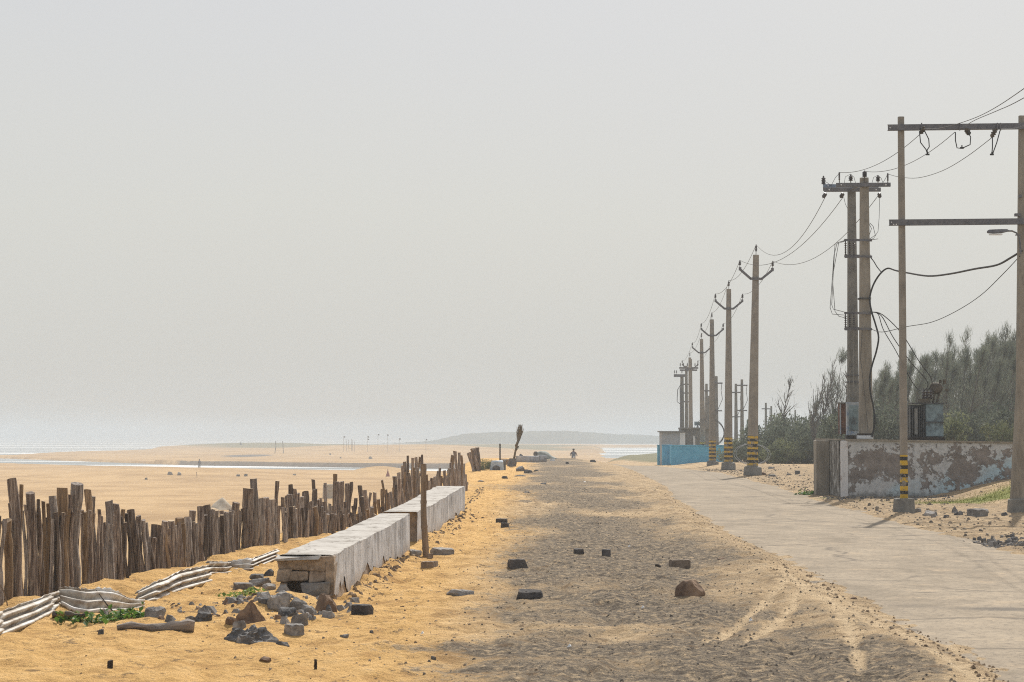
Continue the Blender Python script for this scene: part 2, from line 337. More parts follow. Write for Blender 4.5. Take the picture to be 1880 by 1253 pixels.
    L(t, ramp(t, fo, [(0, .22), (1, .9)]), b.inputs['Roughness'])
    bump(t, b, n1, .22, .5)
make_materials()
# ------------------------------------------------------------------ mesh builder
class MB:
    def __init__(s): s.v = []; s.f = []
    def add(s, vs, fs):
        o = len(s.v); s.v += [tuple(p) for p in vs]; s.f += [tuple(i + o for i in f) for f in fs]; return s
    def box(s, c, size, rz=0, taper=1.0, jit=0):
        hx, hy, hz = size[0] / 2, size[1] / 2, size[2] / 2
        vs = []
        cz, sz = math.cos(rz), math.sin(rz)
        for k in (-1, 1):
            for (a, b_) in ((-1, -1), (1, -1), (1, 1), (-1, 1)):
                q = taper if k > 0 else 1
                x, y = a * hx * q, b_ * hy * q
                vs.append((c[0] + x * cz - y * sz + R.uniform(-jit, jit), c[1] + x * sz + y * cz + R.uniform(-jit, jit), c[2] + k * hz + R.uniform(-jit, jit)))
        return s.add(vs, [(3, 2, 1, 0), (4, 5, 6, 7), (0, 1, 5, 4), (1, 2, 6, 5), (2, 3, 7, 6), (3, 0, 4, 7)])
    def bar(s, a, b, w, h, up=(0, 0, 1)):
        a = Vector(a); b = Vector(b); d = (b - a).normalized(); u = Vector(up)
        sd = d.cross(u)
        if sd.length < 1e-4: sd = d.cross(Vector((0, 1, 0)))
        sd.normalize(); u = sd.cross(d).normalized()
        vs = [p + sd * (x * w / 2) + u * (y * h / 2) for p in (a, b) for (x, y) in ((-1, -1), (1, -1), (1, 1), (-1, 1))]
        return s.add(vs, [(3, 2, 1, 0), (4, 5, 6, 7), (0, 1, 5, 4), (1, 2, 6, 5), (2, 3, 7, 6), (3, 0, 4, 7)])
    def tube(s, pts, rad, n=8, cap=True, jit=0):
        pts = [Vector(p) for p in pts]
        if not isinstance(rad, (list, tuple)): rad = [rad] * len(pts)
        vs, fs = [], []
        u = None
        for i, p in enumerate(pts):
            d = (pts[min(i + 1, len(pts) - 1)] - pts[max(i - 1, 0)])
            if d.length < 1e-9: d = Vector((0, 0, 1))
            d.normalize()
            if u is None:
                u = d.cross(Vector((.13, .97, .2))); u = u if u.length > .1 else d.cross(Vector((1, 0, 0)))
            u = (u - d * u.dot(d)).normalized(); w = d.cross(u)
            for k in range(n):
                a = 2 * PI * k / n; r = rad[i] * (1 + (R.uniform(-jit, jit) if jit else 0))
                vs.append(p + u * (math.cos(a) * r) + w * (math.sin(a) * r))
        for i in range(len(pts) - 1):
            for k in range(n):
                k2 = (k + 1) % n
                fs.append((i * n + k, i * n + k2, (i + 1) * n + k2, (i + 1) * n + k))
        if cap:
            fs.append(tuple(range(n - 1, -1, -1))); fs.append(tuple((len(pts) - 1) * n + k for k in range(n)))
        return s.add(vs, fs)
    def disc_stack(s, p, axis, prof, n=10):
        # lathe: prof = [(t, r)] along axis
        ax = Vector(axis).normalized()
        return s.tube([Vector(p) + ax * t for t, r in prof], [r for t, r in prof], n)
    def build(s, name, m, parent=None, loc=None, smooth=False, world=False):
        me = bpy.data.meshes.new(name)
        vs = s.v
        if world: vs = [(x - loc[0], y - loc[1], z - loc[2]) for x, y, z in vs]
        me.from_pydata(vs, [], s.f); me.update()
        if smooth is True: me.polygons.foreach_set('use_smooth', [True] * len(me.polygons))
        elif smooth:
            me.polygons.foreach_set('use_smooth', [True] * len(me.polygons)); me.set_sharp_from_angle(angle=math.radians(smooth))
        me.materials.append(MATS[m])
        o = bpy.data.objects.new(name, me); COL.objects.link(o)
        if parent: o.parent = parent
        if loc is not None: o.location = loc
        return o
def tag(o, label=None, cat=None, group=None, kind=None):
    if label: o['label'] = label
    if cat: o['category'] = cat; o['kind'] = 'thing'
    if group: o['group'] = group
    if kind: o['kind'] = kind
    return o
def empty(name, loc, label, cat, group=None, rz=0):
    o = bpy.data.objects.new(name, None); COL.objects.link(o); o.location = loc; o.rotation_euler = (0, 0, rz)
    o.empty_display_size = .2
    return tag(o, label, cat, group)
def copy_tree(o, parent=None):
    c = o.copy(); COL.objects.link(c)
    if parent: c.parent = parent
    for ch in list(o.children): copy_tree(ch, c)
    return c
def bevel(o, w, seg=1):
    md = o.modifiers.new('bevel', 'BEVEL'); md.width = w; md.segments = seg; md.limit_method = 'ANGLE'
    return o
# ------------------------------------------------------------------ ground sheet
def grid_mesh(name, XX, YY, ZZ, m, attrs):
    nr, nc = XX.shape
    me = bpy.data.meshes.new(name)
    co = np.stack([XX, YY, ZZ], -1).reshape(-1, 3).astype(np.float32)
    idx = np.arange(nr * nc).reshape(nr, nc)
    q = np.stack([idx[:-1, :-1], idx[:-1, 1:], idx[1:, 1:], idx[1:, :-1]], -1).reshape(-1, 4)
    me.vertices.add(nr * nc); me.vertices.foreach_set('co', co.ravel())
    me.loops.add(q.size); me.loops.foreach_set('vertex_index', q.ravel().astype(np.int32))
    me.polygons.add(len(q)); me.polygons.foreach_set('loop_start', np.arange(0, q.size, 4, dtype=np.int32))
    me.update(calc_edges=True)
    me.polygons.foreach_set('use_smooth', np.ones(len(q), bool))
    for k, a in attrs.items():
        at = me.attributes.new(k, 'FLOAT', 'POINT'); at.data.foreach_set('value', a.ravel().astype(np.float32))
    me.materials.append(MATS[m])
    o = bpy.data.objects.new(name, me); COL.objects.link(o); return o
def el(X, Y, x, y, rx, ry): return np.exp(-(((X - x) / rx) ** 2 + ((Y - y) / ry) ** 2))
def tracks(X, Y):
    r = np.zeros_like(X)
    for (ds, xs, w_) in (([15, 17, 19.2, 21.2, 23.7], [1.2, 1.7, 2.2, 2.62, 2.96], .045), ([15, 17, 19.2, 21.2, 23.7], [1.5, 2.0, 2.48, 2.86, 3.1], .045), ([12, 13.4, 16, 20, 25], [2.75, 2.82, 2.9, 2.72, 3.0], .06), ([12, 13.4, 16, 20, 25], [3.02, 3.08, 3.12, 2.95, 3.2], .055), ([13, 15, 17, 20], [2.1, 2.35, 2.6, 2.85], .05)):
        r = np.maximum(r, np.exp(-((X - np.interp(Y, ds, xs)) / w_) ** 2) * sst((Y - ds[0]) / 1.0) * sst((ds[-1] - Y) / 2.5))
    return r
def make_ground():
    ys = [-40, -25, -12, -5, 0, 3, 5, 7, 8.5, 9.5]; y = 10.0
    while y < 1600: ys.append(y); y *= 1.0021 if y < 62 else 1.0042
    ys += [1700, 1900, 2300, 3000, 4500, 7500]
    ys = np.array(ys); u = np.linspace(-1, 1, 420); g = .34 * u + .66 * u ** 3
    hw = 13 + .52 * np.clip(ys, 0, None)
    X = hw[:, None] * g[None, :] + (ys[:, None] * .0); Y = np.repeat(ys[:, None], len(u), 1)
    Z = terrain(X, Y) - .022 * tracks(X, Y)
    rx = road_x(Y)
    e = sst((fence_x(Y) - .4 - X) / 5); ye = np.interp(X, [-5, 3, 7, 10, 14, 40], [128, 130, 140, 190, 240, 300])
    beach = np.maximum(e, sst((Y - ye) / 40))
    n = fbm(X * .35, Y * .12, 4, 71); n2 = fbm(X * 1.1, Y * .35, 4, 73)
    lat = X + 1.6 * n
    tan = sst((lat + .9 - .012 * Y) / 1.4) * .95
    tan = np.clip(tan, 0, 1)
    gx0 = np.interp(Y, [10, 16, 24, 40, 80, 130], [-.8, -.35, .1, .35, .6, 1.0])
    gx1 = rx - np.interp(Y, [10, 16, 22, 35, 60, 120], [2.0, 2.3, 2.3, 2.4, 2.6, 3.0])
    zone = sst((X - gx0 + .3 + 2.2 * n2) / 1.5) * sst((gx1 - X + .3 + 2.0 * n2) / 1.4)
    n3 = fbm(X * .45, Y * .22, 3, 83)
    grav = zone * (.47 + 1.1 * n2 + 2.6 * n3 + .5 * fbm(X * .5, Y * .5, 3, 79)) + .10 * zone + .27 * sst((X + .9 - .008 * Y + .8 * n2) / .8) * (X < rx - 1.2)
    track = tracks(X, Y)
    grav = grav - 1.0 * track
    grav = grav + 1.2 * el(X, Y, .75, 15.5, 1.35, .40) + .9 * el(X, Y, 2.0, 15.1, .9, .32) + .75 * el(X, Y, .95, 26.5, 1.0, 4.0) + .7 * el(X, Y, 2.15, 13.9, .5, .5) + .5 * el(X, Y, -.2, 14.2, .6, .3) + .4 * el(X, Y, .6, 37, .9, 3) + .45 * el(X, Y, 1.9, 18.2, .5, .5) + .5 * el(X, Y, 2.3, 17, .55, .4) + .3 * el(X, Y, .4, 20, 1, .8)
    grav = grav + .5 * el(X, Y, .3, 60, 1.3, 3) + .35 * el(X, Y, -.6, 64, 1.0, 2)
    grav = grav - .5 * el(X, Y, 1.2, 17.2, 1.5, .35) - .4 * el(X, Y, .5, 46, 1.0, 2.5)
    grav = grav + .55 * el(X, Y, 5.6, 30.2, .9, 1.0) * 1.2 + .38 * sst((X - rx - 1.3) / .5) * (1 - sst((X - rx - 4.5) / 2)) * (Y < 110)
    grass = .9 * el(X, Y, 9.9, 47.6, 1.5, 1.2) + .75 * el(X, Y, 11.6, 48.5, 1.3, 2.0) + .7 * el(X, Y, 7.3, 50.8, .5, .8) + .45 * sst((X - 13) / 4) * sst((Y - 85) / 12) * (Y < 200)
    wet_shade = np.zeros_like(X)
    wet_shade = np.maximum(wet_shade, .9 * sst(1.6 - 1.6 * (((X + 71 + (Y - 600) * .03) / 7.2) ** 2 + ((Y - 585) / 36) ** 2)))
    st_n = np.interp(X, [-400, -106, -57, -22, -4, 30, 90], [640, 452, 394, 366, 352, 335, 320])
    st_f = np.interp(X, [-400, -140, -62, -35, -4, 40, 90], [760, 575, 432, 412, 390, 380, 370])
    wet_shade = np.maximum(wet_shade, .75 * ((Y > st_f - 3) & (Y < st_f + 5) & (X > -68)))  # shade of the far bank's scarp put into the ground colour
    wet_shade = np.maximum(wet_shade, .35 * sst(1 - np.abs(Y - st_n + 6) / 14))
    scrub = .9 * el(X, Y, -90, 860, 40, 60) + .55 * sst((Y - 640) / 120) * sst((X + 110) / 40) * (.6 + 1.6 * fbm(X / 30, Y / 50, 3, 91)) + .6 * el(X, Y, -120, 905, 26, 26)
    scrub = scrub + .9 * el(X, Y, -14, 860, 40, 120) + .8 * sst((X - 9) / 3) * sst((Y - 150) / 20) * (Y < 330)
    o = grid_mesh('ground', X, Y, Z, 'sand_ground', dict(track=track, tan=tan, beach=beach, gravel=grav * (1 - beach), grass=grass, wet_shade=wet_shade, scrub=scrub))
    o['kind'] = 'structure'
    # road sheet
    ys = [-40, -20, 0, 8]; y = 10.0
    while y < 190: ys.append(y); y *= 1.006
    ys = np.array(ys); us = np.linspace(-1.95, 1.95, 60)
    X = road_x(ys)[:, None] + us[None, :]; Y = np.repeat(ys[:, None], 60, 1)
    base = -0.0098 * np.clip(Y - 86, 0, 110) * sst((X - 3) / 5) + .46 * sst((X - 9.6) / 2.6) * 0
    ye = np.interp(X, [-5, 3, 7, 10, 14, 40], [128, 130, 140, 190, 240, 300])
    ee = sst((Y - ye) / 150)
    Z = base - .012 + .012 * fbm(X * .8, Y * .5, 3, 55) - .02 * (np.abs(us)[None, :] / 1.95) ** 4 - 4.6 * ee - .03 * (ee > .002)
    worn = .8 * el(X, Y, 4.3, 18.9, .55, .35) + .4 * el(X, Y, 3.6, 19.3, .4, .5) + .35 * sst((1.0 - (X - rx_(Y) + 1.95)) / .5) * .5 + .3 * el(X, Y, 3.5, 21.5, .35, 1.6)
    o = grid_mesh('road', X, Y, Z, 'road', dict(worn=worn)); o['kind'] = 'structure'
    # sea
    mb = MB(); mb.add([(-8000, 280, -4.8), (8000, 280, -4.8), (8000, 8200, -4.8), (-8000, 8200, -4.8)], [(0, 1, 2, 3)])
    tag(mb.build('sea', 'sea_water'), kind='structure')
    # far headland
    prof = [(700, 815), (770, 812), (800, 809), (830, 802), (850, 797.5), (880, 795.5), (930, 793.5), (980, 792), (1040, 791.5), (1080, 794), (1100, 796), (1150, 798), (1210, 801), (1300, 803), (1420, 804), (1600, 806), (1900, 808), (2300, 812)]
    d0 = 1420; mb = MB(); k = 0; n = 420
    for i in range(n):
        px = 700 + (2300 - 700) * i / (n - 1)
        py = np.interp(px, [p for p, q in prof], [q for p, q in prof]) - 1.6 * (float(vnoise(np.array([px / 6.5]), np.array([2.2]), 5)[0]) - .4) - 1.0 * (float(vnoise(np.array([px / 2.4]), np.array([7.2]), 6)[0]) - .4)
        p = D(px, py, d0)
        mb.v += [(p.x, d0 - 30, -6), (p.x, d0 - 12, (p.z - 4.8) * .5 + R.uniform(-.6, .6)), (p.x, d0, p.z), (p.x * 1.02, d0 + 160, p.z - 1), (p.x * 1.04, d0 + 300, -6)]
        if i:
            a, b_ = (i - 1) * 5, i * 5
            for j in range(4): mb.f.append((a + j, b_ + j, b_ + j + 1, a + j + 1))
    tag(mb.build('hills', 'hill', smooth=True), kind='structure')
def rx_(Y): return road_x(Y)
make_ground()
# ------------------------------------------------------------------ stake fences
def stake(name, parent, bx, by, bz, tx, ty, tz, r, m, rough=.10):
    mb = MB(); n = 9 if by < 35 else 7
    k = 10; ph = R.uniform(0, 6); pts = []; rad = []
    fl = R.choice((1.0, 1.0, 1.06, 1.18))
    bend = R.uniform(-.03, .03); b2 = R.uniform(-.014, .014); b3 = R.uniform(-.02, .02)
    for i in range(k):
        t = i / (k - 1)
        pts.append((bx + (tx - bx) * t + bend * math.sin(PI * t) + b2 * math.sin(2.6 * PI * t + ph), by + (ty - by) * t + b3 * math.sin(1.7 * PI * t + ph), bz - .25 + (tz - bz + .25) * t))
        rad.append(r * (1.06 - .14 * t + (fl - 1) * max(0, (t - .75) * 4)) * R.uniform(.88, 1.10))
    mb.tube(pts, rad, n, True, rough)
    # slanted cut on the top ring
    top = len(mb.v) - n; sl = R.uniform(-.35, .35); sa = R.uniform(0, 6.28)
    for j in range(top, len(mb.v)):
        x, y, z = mb.v[j]; mb.v[j] = (x, y, z + ((x - tx) * math.cos(sa) + (y - ty) * math.sin(sa)) * sl)
    loc = (parent.location.x, parent.location.y, parent.location.z)
    o = mb.build(name, m, parent, None, smooth=60)
    for v in o.data.vertices: v.co -= Vector(loc)
    o.data.materials.append(MATS['cut_wood' if R.random() < .35 else m])
    o.data.polygons[len(o.data.polygons) - 1].material_index = 1
    return o
def depth_for(px, dy=0.0):
    # depth on the fence line seen at image column px
    a = (px - CX) / F; ys = np.linspace(12, 110, 1500); e = fence_x(ys) + dy - a * ys
    i = int(np.argmin(np.abs(e))); return float(ys[i])
def put_stake(par, x0, x1, top, lean=0, back=0.0, m=None, dd=None):
    """x0,x1 image columns of the stake's top, top its row, lean = shift of the top against the foot in columns"""
    px = (x0 + x1) / 2; d = dd or depth_for(px - lean) + back
    t = D(px, top, d); b = D(px - lean, 900, d)
    r = (x1 - x0) / F * d / 2
    return stake('stake', par, b.x, d + R.uniform(-.03, .03), TZ(b.x, d), t.x, d + R.uniform(-.05, .05), t.z, max(r, .016), (lambda q: 'bark_pale' if q < .10 else 'bark_grey' if q < .38 else 'bark')(R.random()) if m in (None, 'bark') else m)
def fence_root(px, label, group='stake fences along the sand bank'):
    d = depth_for(px); p = D(px, 1000, d)
    return empty('stake_fence', (p.x, d, TZ(p.x, d)), label, 'fence', group)
near = [(-14, 2, 968, 0, 'bark'), (4, 24, 955, 2, 'bark_pale'), (13, 35, 879, -4, 'bark'), (14, 37, 922, -1, 'bark'), (34, 43, 890, -7, 'bark_pale'), (44, 65, 904, -4, 'bark'), (66, 75, 917, -2, 'bark'), (75, 84, 920, -4, 'bark'), (83, 91, 926, -3, 'bark_pale'),
        (86, 103, 911, -9, 'bark'), (99, 121, 896, -8, 'bark'), (121, 132, 909, -5, 'bark'), (128, 154, 888, 0, 'bark'), (154, 168, 900, -2, 'bark_pale'), (169, 178, 912, -6, 'bark'), (177, 183, 935, -9, 'bark'), (189, 207, 920, -4, 'bark'), (204, 220, 925, -6, 'bark'),
        (220, 229, 936, -8, 'bark'), (230, 238, 943, -6, 'bark'), (236, 250, 937, -8, 'bark'), (249, 261, 947, -9, 'bark'), (258, 267, 955, -7, 'bark'), (264, 272, 960, -6, 'bark')]
f1 = fence_root(130, 'tall near stretch of grey driftwood stakes behind the corrugated sheet')
for (a, b_, y, l, m) in near: put_stake(f1, a + .06 * (b_ - a), b_ - .06 * (b_ - a), y, l + R.uniform(-4, 2), 0, m)
x = -34
while x < 268:                                        # lower, thinner stakes between and behind
    w = R.uniform(4.5, 10); y = np.interp(x, [-30, 40, 60, 90, 130, 170, 200, 240, 268], [960, 925, 935, 940, 930, 935, 950, 958, 975]) + R.uniform(-6, 16)
    put_stake(f1, x, x + w, y, R.uniform(-17, 7), R.uniform(-.16, .18)); x += w * R.uniform(.6, 1.15)
    if len(f1.children) >= 99: break
f2 = fence_root(430, 'close-set low stretch of stakes left of the broken wall end')
mid = [(277, 295, 965), (296, 309, 957), (308, 321, 956), (320, 338, 951), (338, 350, 950), (347, 361, 938), (360, 374, 930), (372, 386, 928), (386, 401, 935), (402, 412, 938), (410, 420, 940), (420, 430, 937), (428, 442, 923), (441, 453, 933), (449, 468, 897), (458, 474, 879), (474, 484, 915), (482, 494, 915), (493, 505, 917)]
for (a, b_, y) in mid: put_stake(f2, a, b_, y, 4 if y < 900 else R.uniform(-4, 1), 0, 'bark_pale' if a == 320 else 'bark')
x = 270; fx = [268, 300, 340, 380, 420, 470, 505, 540, 580, 620, 650, 690]; fy = [985, 968, 958, 940, 944, 930, 925, 935, 937, 940, 942, 938]
while x < 522:
    w = R.uniform(5, 10); y = np.interp(x, fx, fy) + R.uniform(-7, 12)
    put_stake(f2, x, x + w, y, R.uniform(-8, 4), R.uniform(-.18, .15)); x += w * R.uniform(.55, .9)
    if len(f2.children) >= 99: break
f3 = fence_root(590, 'uneven stretch behind the white wall with single stakes sticking up')
tall = [(505, 513, 883, -3), (528, 538, 890, -4), (538, 546, 898, 0), (525, 536, 908, 0), (536, 552, 907, 0), (554, 567, 903, 3), (560, 575, 925, 0), (572, 582, 899, 0), (573, 580, 881, -17), (593, 600, 887, -9), (611, 619, 871, -4), (610, 621, 885, -2), (620, 631, 885, 0), (633, 641, 888, 0), (640, 648, 886, 0), (577, 588, 918, 0),
        (656, 665, 892, -5), (665, 676, 900, -4), (677, 682, 905, -3), (685, 692, 904, -1), (698, 705, 899, 0), (704, 711, 900, 0), (700, 705, 882, -10)]
for (a, b_, y, l) in tall: put_stake(f3, a, b_, y, l, .3)
x = 520
while x < 690:
    w = R.uniform(4.5, 8); put_stake(f3, x, x + w, np.interp(x, fx, fy) + R.uniform(-8, 8), R.uniform(-6, 4), R.uniform(-.15, .15)); x += w * R.uniform(.7, 1.0)
x = 515
while x < 720:
    w = R.uniform(5, 9); put_stake(f3, x, x + w, np.interp(x, [515, 560, 600, 650, 700, 720], [918, 922, 925, 922, 920, 905]) + R.uniform(-10, 12), R.uniform(-5, 3), R.uniform(.15, .4)); x += w * R.uniform(.8, 1.25)
f4 = fence_root(765, 'far rising stretch of thin splayed stakes beyond the leaning bamboo pole')
far = [(735, 740, 855, -9), (739, 746, 848, -9), (746, 751, 837, -6), (754, 760, 841, -4), (760, 766, 840, -3), (768, 772, 839, 0), (773, 777, 835, 0), (776, 782, 853, 0), (720, 729, 875, -4), (729, 736, 868, -6), (790, 796, 878, 0), (796, 801, 875, 0), (802, 806, 865, 0), (805, 810, 860, 0), (813, 820, 864, 0), (822, 828, 860, 0), (827, 834, 836, -3), (833, 839, 829, -2), (840, 845, 831, 0), (844, 849, 836, 0), (849, 854, 852, 0), (850, 856, 880, 0)]
for (a, b_, y, l) in far: put_stake(f4, a, b_, y, l, 0)
x = 706
while x < 858:
    w = R.uniform(3.6, 6.5); put_stake(f4, x, x + w, np.interp(x, [706, 720, 735, 750, 780, 788, 815, 826, 850, 858], [905, 892, 878, 862, 862, 882, 872, 850, 860, 884]) + R.uniform(-6, 10), R.uniform(-6, 2), R.uniform(-.3, .3)); x += w * R.uniform(.7, 1.0)
f5 = empty('stake_fence', (D(870, 866, 86).x, 86, TZ(D(870, 866, 86).x, 86)), 'small isolated bundle of stakes fanning left past the fence end', 'fence', 'stake fences along the sand bank')
for (a, b_, y, l) in ((857, 862, 832, -14), (860, 865, 831, -11), (863, 868, 824, -10), (868, 873, 823, -7), (872, 877, 822, -5), (875, 880, 822, -3), (864, 868, 838, -9), (877, 881, 830, -2), (869, 874, 836, -8)): put_stake(f5, a, b_, y, l, 0, dd=86 + R.uniform(-.3, .3))
# tin sheets lying along the fence foot
def sheet(name, label, low, up, lift=-.015, lean=.22, waves=3.0):
    n = 46; m = 37; mb = MB()
    lx = [p[0] for p in low]; ux = [p[0] for p in up]; t0 = np.linspace(0, 1, len(low)); t1 = np.linspace(0, 1, len(up))
    P = []; LP = [GT(*p) for p in low]
    for i in range(n):
        t = i / (n - 1)
        q = t * (len(low) - 1); k0 = min(int(q), len(low) - 2); a = LP[k0].lerp(LP[k0 + 1], q - k0)
        b_ = D(np.interp(t, t1, ux), np.interp(t, t1, [p[1] for p in up]), a.y + lean)
        a = a + Vector((0, 0, lift)); P.append((a, b_))
    dent = R.uniform(0, 50)
    for i in range(n):
        a, b_ = P[i]; e = b_ - a; tang = (P[min(i + 1, n - 1)][0] - P[max(i - 1, 0)][0]).normalized(); nn = tang.cross(e).normalized()
        if nn.y > 0: nn = -nn
        for j in range(m):
            s = j / (m - 1)
            w = .024 * math.sin(2 * PI * waves * s) + .045 * (float(vnoise(np.array([i * .13 + dent]), np.array([s * 1.2]), 3)[0]) - .5)
            s_ = s + (R.uniform(-.05, .05) if j in (0, m - 1) else R.uniform(-.02, .02) if j in (1, m - 2) else 0)
            mb.v.append(tuple(a + e * s_ + nn * w))
            if i and j: k = i * m + j; mb.f.append((k - m - 1, k - m, k, k - 1))
    o = mb.build(name, 'tin', None, tuple(P[n // 2][0]), smooth=True, world=True)
    so = o.modifiers.new('thickness', 'SOLIDIFY'); so.thickness = .004
    return tag(o, label, 'metal sheet', 'corrugated sheets along the fence')
sheet('corrugated_sheet', 'pale corrugated sheet in the near corner, rising towards the vine patch', [(-60, 1192), (0, 1167), (56, 1143), (100, 1122), (122, 1106)], [(-60, 1148), (0, 1122), (60, 1102), (92, 1090), (118, 1084)])
sheet('corrugated_sheet', 'short rusty corrugated sheet behind the vine patch and the three dark twigs', [(112, 1112), (160, 1124), (200, 1124), (262, 1116)], [(108, 1076), (150, 1080), (205, 1082), (262, 1104)])
sheet('corrugated_sheet', 'bright corrugated sheet sloping up past the sand gap, middle of the three runs', [(250, 1112), (282, 1102), (330, 1082), (387, 1067)], [(250, 1086), (290, 1066), (340, 1047), (384, 1037)])
sheet('corrugated_sheet', 'dirty corrugated sheet ending at the broken end of the white wall', [(381, 1054), (425, 1051), (460, 1045), (506, 1024)], [(379, 1031), (420, 1030), (465, 1026), (512, 1008)])
# ------------------------------------------------------------------ white wall blocks
def wall_block(label, nr, fr, w0, w1, h0, h1, broken):
    nr = Vector((*nr, 0)); fr = Vector((*fr, 0))
    root = empty('low_wall', (nr.x, nr.y, -.01), label, 'low wall', 'white wall blocks beside the stakes')
    zb = root.location.z; ax = fr - nr; Ln = ax.length; ax.normalize(); lf = Vector((-ax.y, ax.x, 0))
    n = int(Ln / .07); mb = MB(); tp = MB(); co = MB()
    sd = R.uniform(0, 99)
    for i in range(n + 1):
        t = i / n; p = ax * (Ln * t); w = w0 + (w1 - w0) * t
        f1_ = lambda s, q: float(fbm(np.array([t * Ln * s + sd]), np.array([q]), 4, 7)[0])
        sg = int(t * Ln / 1.37 + sd); h = h0 + (h1 - h0) * t + .025 * f1_(1.6, 1) + .010 * math.sin(sg * 7.1)
        e = .06 * f1_(1.9, 4) + .05 * f1_(6, 5) + .05 * max(0, f1_(3.3, 8) - .08) * (1 + 3 * abs(f1_(14, 9))) + .012 * math.sin(sg * 3.3); b0 = max(-.1, .0 + .10 * f1_(.9, 6) + .16 * max(0, f1_(3.1, 26)) + .05 * f1_(11, 36)); 
        if broken: b0 += .17 * math.exp(-((t * Ln - .7) / .35) ** 2) * (1 + 2 * f1_(9, 46)) + .12 * math.exp(-((t * Ln - 3.0) / .25) ** 2) + .10 * math.exp(-((t * Ln - 4.7) / .2) ** 2)
        gz = TZ(nr.x + p.x, nr.y + p.y) - zb
        # right face rows
        rows = 7
        for j in range(rows):
            s = j / (rows - 1); z = b0 + gz + (h - b0 - gz) * s
            q = p + lf * (-.0 + e * s * .6 + .012 * f1_(4, 10 + j)); mb.v.append((q.x, q.y, z))
        ql = p + lf * (w + .06 * f1_(1.5, 40))
        jn = lambda k_: .016 * f1_(7, 70 + k_)
        if t * Ln > .10:
            ra_ = p + lf * (.014 + max(-.0, 0)); rb_ = ql - lf * .012
            for k_, (q_, z_) in enumerate(((ra_, -.3), (ra_, gz + .02), (ra_ + lf * e * .3, .2), (ra_ + lf * e * .6, h - .012), (rb_, h - .016), (rb_, -.3))):
                o_ = jn(k_) if k_ in (1, 2) else 0; co.v.append((q_.x + lf.x * o_, q_.y + lf.y * o_, z_))
            nc_ = len(co.v) // 6
            if nc_ > 1:
                for k_ in range(5): co.f.append(((nc_ - 2) * 6 + k_, (nc_ - 1) * 6 + k_, (nc_ - 1) * 6 + k_ + 1, (nc_ - 2) * 6 + k_ + 1))
            else: co.f.append((0, 1, 2, 3, 4, 5))
        for j, s in enumerate((0, .06, .5, .94, 1)):
            q = p + lf * (e * .6) + (ql - p - lf * (e * .6)) * s
            tp.v.append((q.x, q.y, h - (.008 if s in (0, 1) else 0) + .008 * f1_(5, 60 + j)))
        if i:
            for j in range(rows - 1):
                a = (i - 1) * rows + j; b_ = i * rows + j; mb.f.append((a, b_, b_ + 1, a + 1))
            for j in range(4):
                a = (i - 1) * 5 + j; b_ = i * 5 + j; tp.f.append((a, b_, b_ + 1, a + 1))
    side = mb.build('plaster_face', 'plaster', root, smooth=True)
    top = tp.build('coping', 'plaster_top', root, smooth=True)
    k_ = len(co.v) - 6; co.f.append(tuple(range(k_ + 5, k_ - 1, -1)))
    co.build('masonry_core', 'masonry', root)
    return root, ax, lf
w1, ax, lf = wall_block('nearer white plastered wall block with its broken brick end showing', (-1.585, 19.4), (-1.29, 27.6), .50, .40, .43, .50, True)
def brick_on(root, p, size, m, name='brick', rz=0, jit=.012):
    mb = MB(); mb.box((0, 0, 0), size, 0, 1, jit); o = mb.build(name, m, root, tuple(p)); o.rotation_euler = (R.uniform(-.06, .06), R.uniform(-.05, .05), rz); return bevel(o, .012, 2)
ra = math.atan2(lf.y, lf.x)
for (u, z, sx, sz, dp, m) in ((.25, .36, .49, .115, .01, 'masonry'), (.30, .415, .40, .025, -.04, 'plaster_top'), (.11, .25, .2, .09, .03, 'brick_brown'), (.34, .265, .25, .08, .02, 'masonry'), (.135, .14, .25, .11, -.035, 'rock_grey'), (.43, .26, .12, .12, .0, 'masonry'), (.44, .12, .07, .16, .03, 'masonry'), (.02, .22, .06, .3, .01, 'masonry'), (.26, .02, .5, .1, -.03, 'rock_grey')):
    brick_on(w1, lf * u + ax * dp + Vector((0, 0, z)), (sx, .22, sz), m, 'brick' if sx < .3 else 'stone_course', ra, .022)
w2, ax2, lf2 = wall_block('farther white plastered wall block behind the bamboo pole', (-1.275, 29.3), (-.87, 40.4), .46, .53, .46, .54, False)
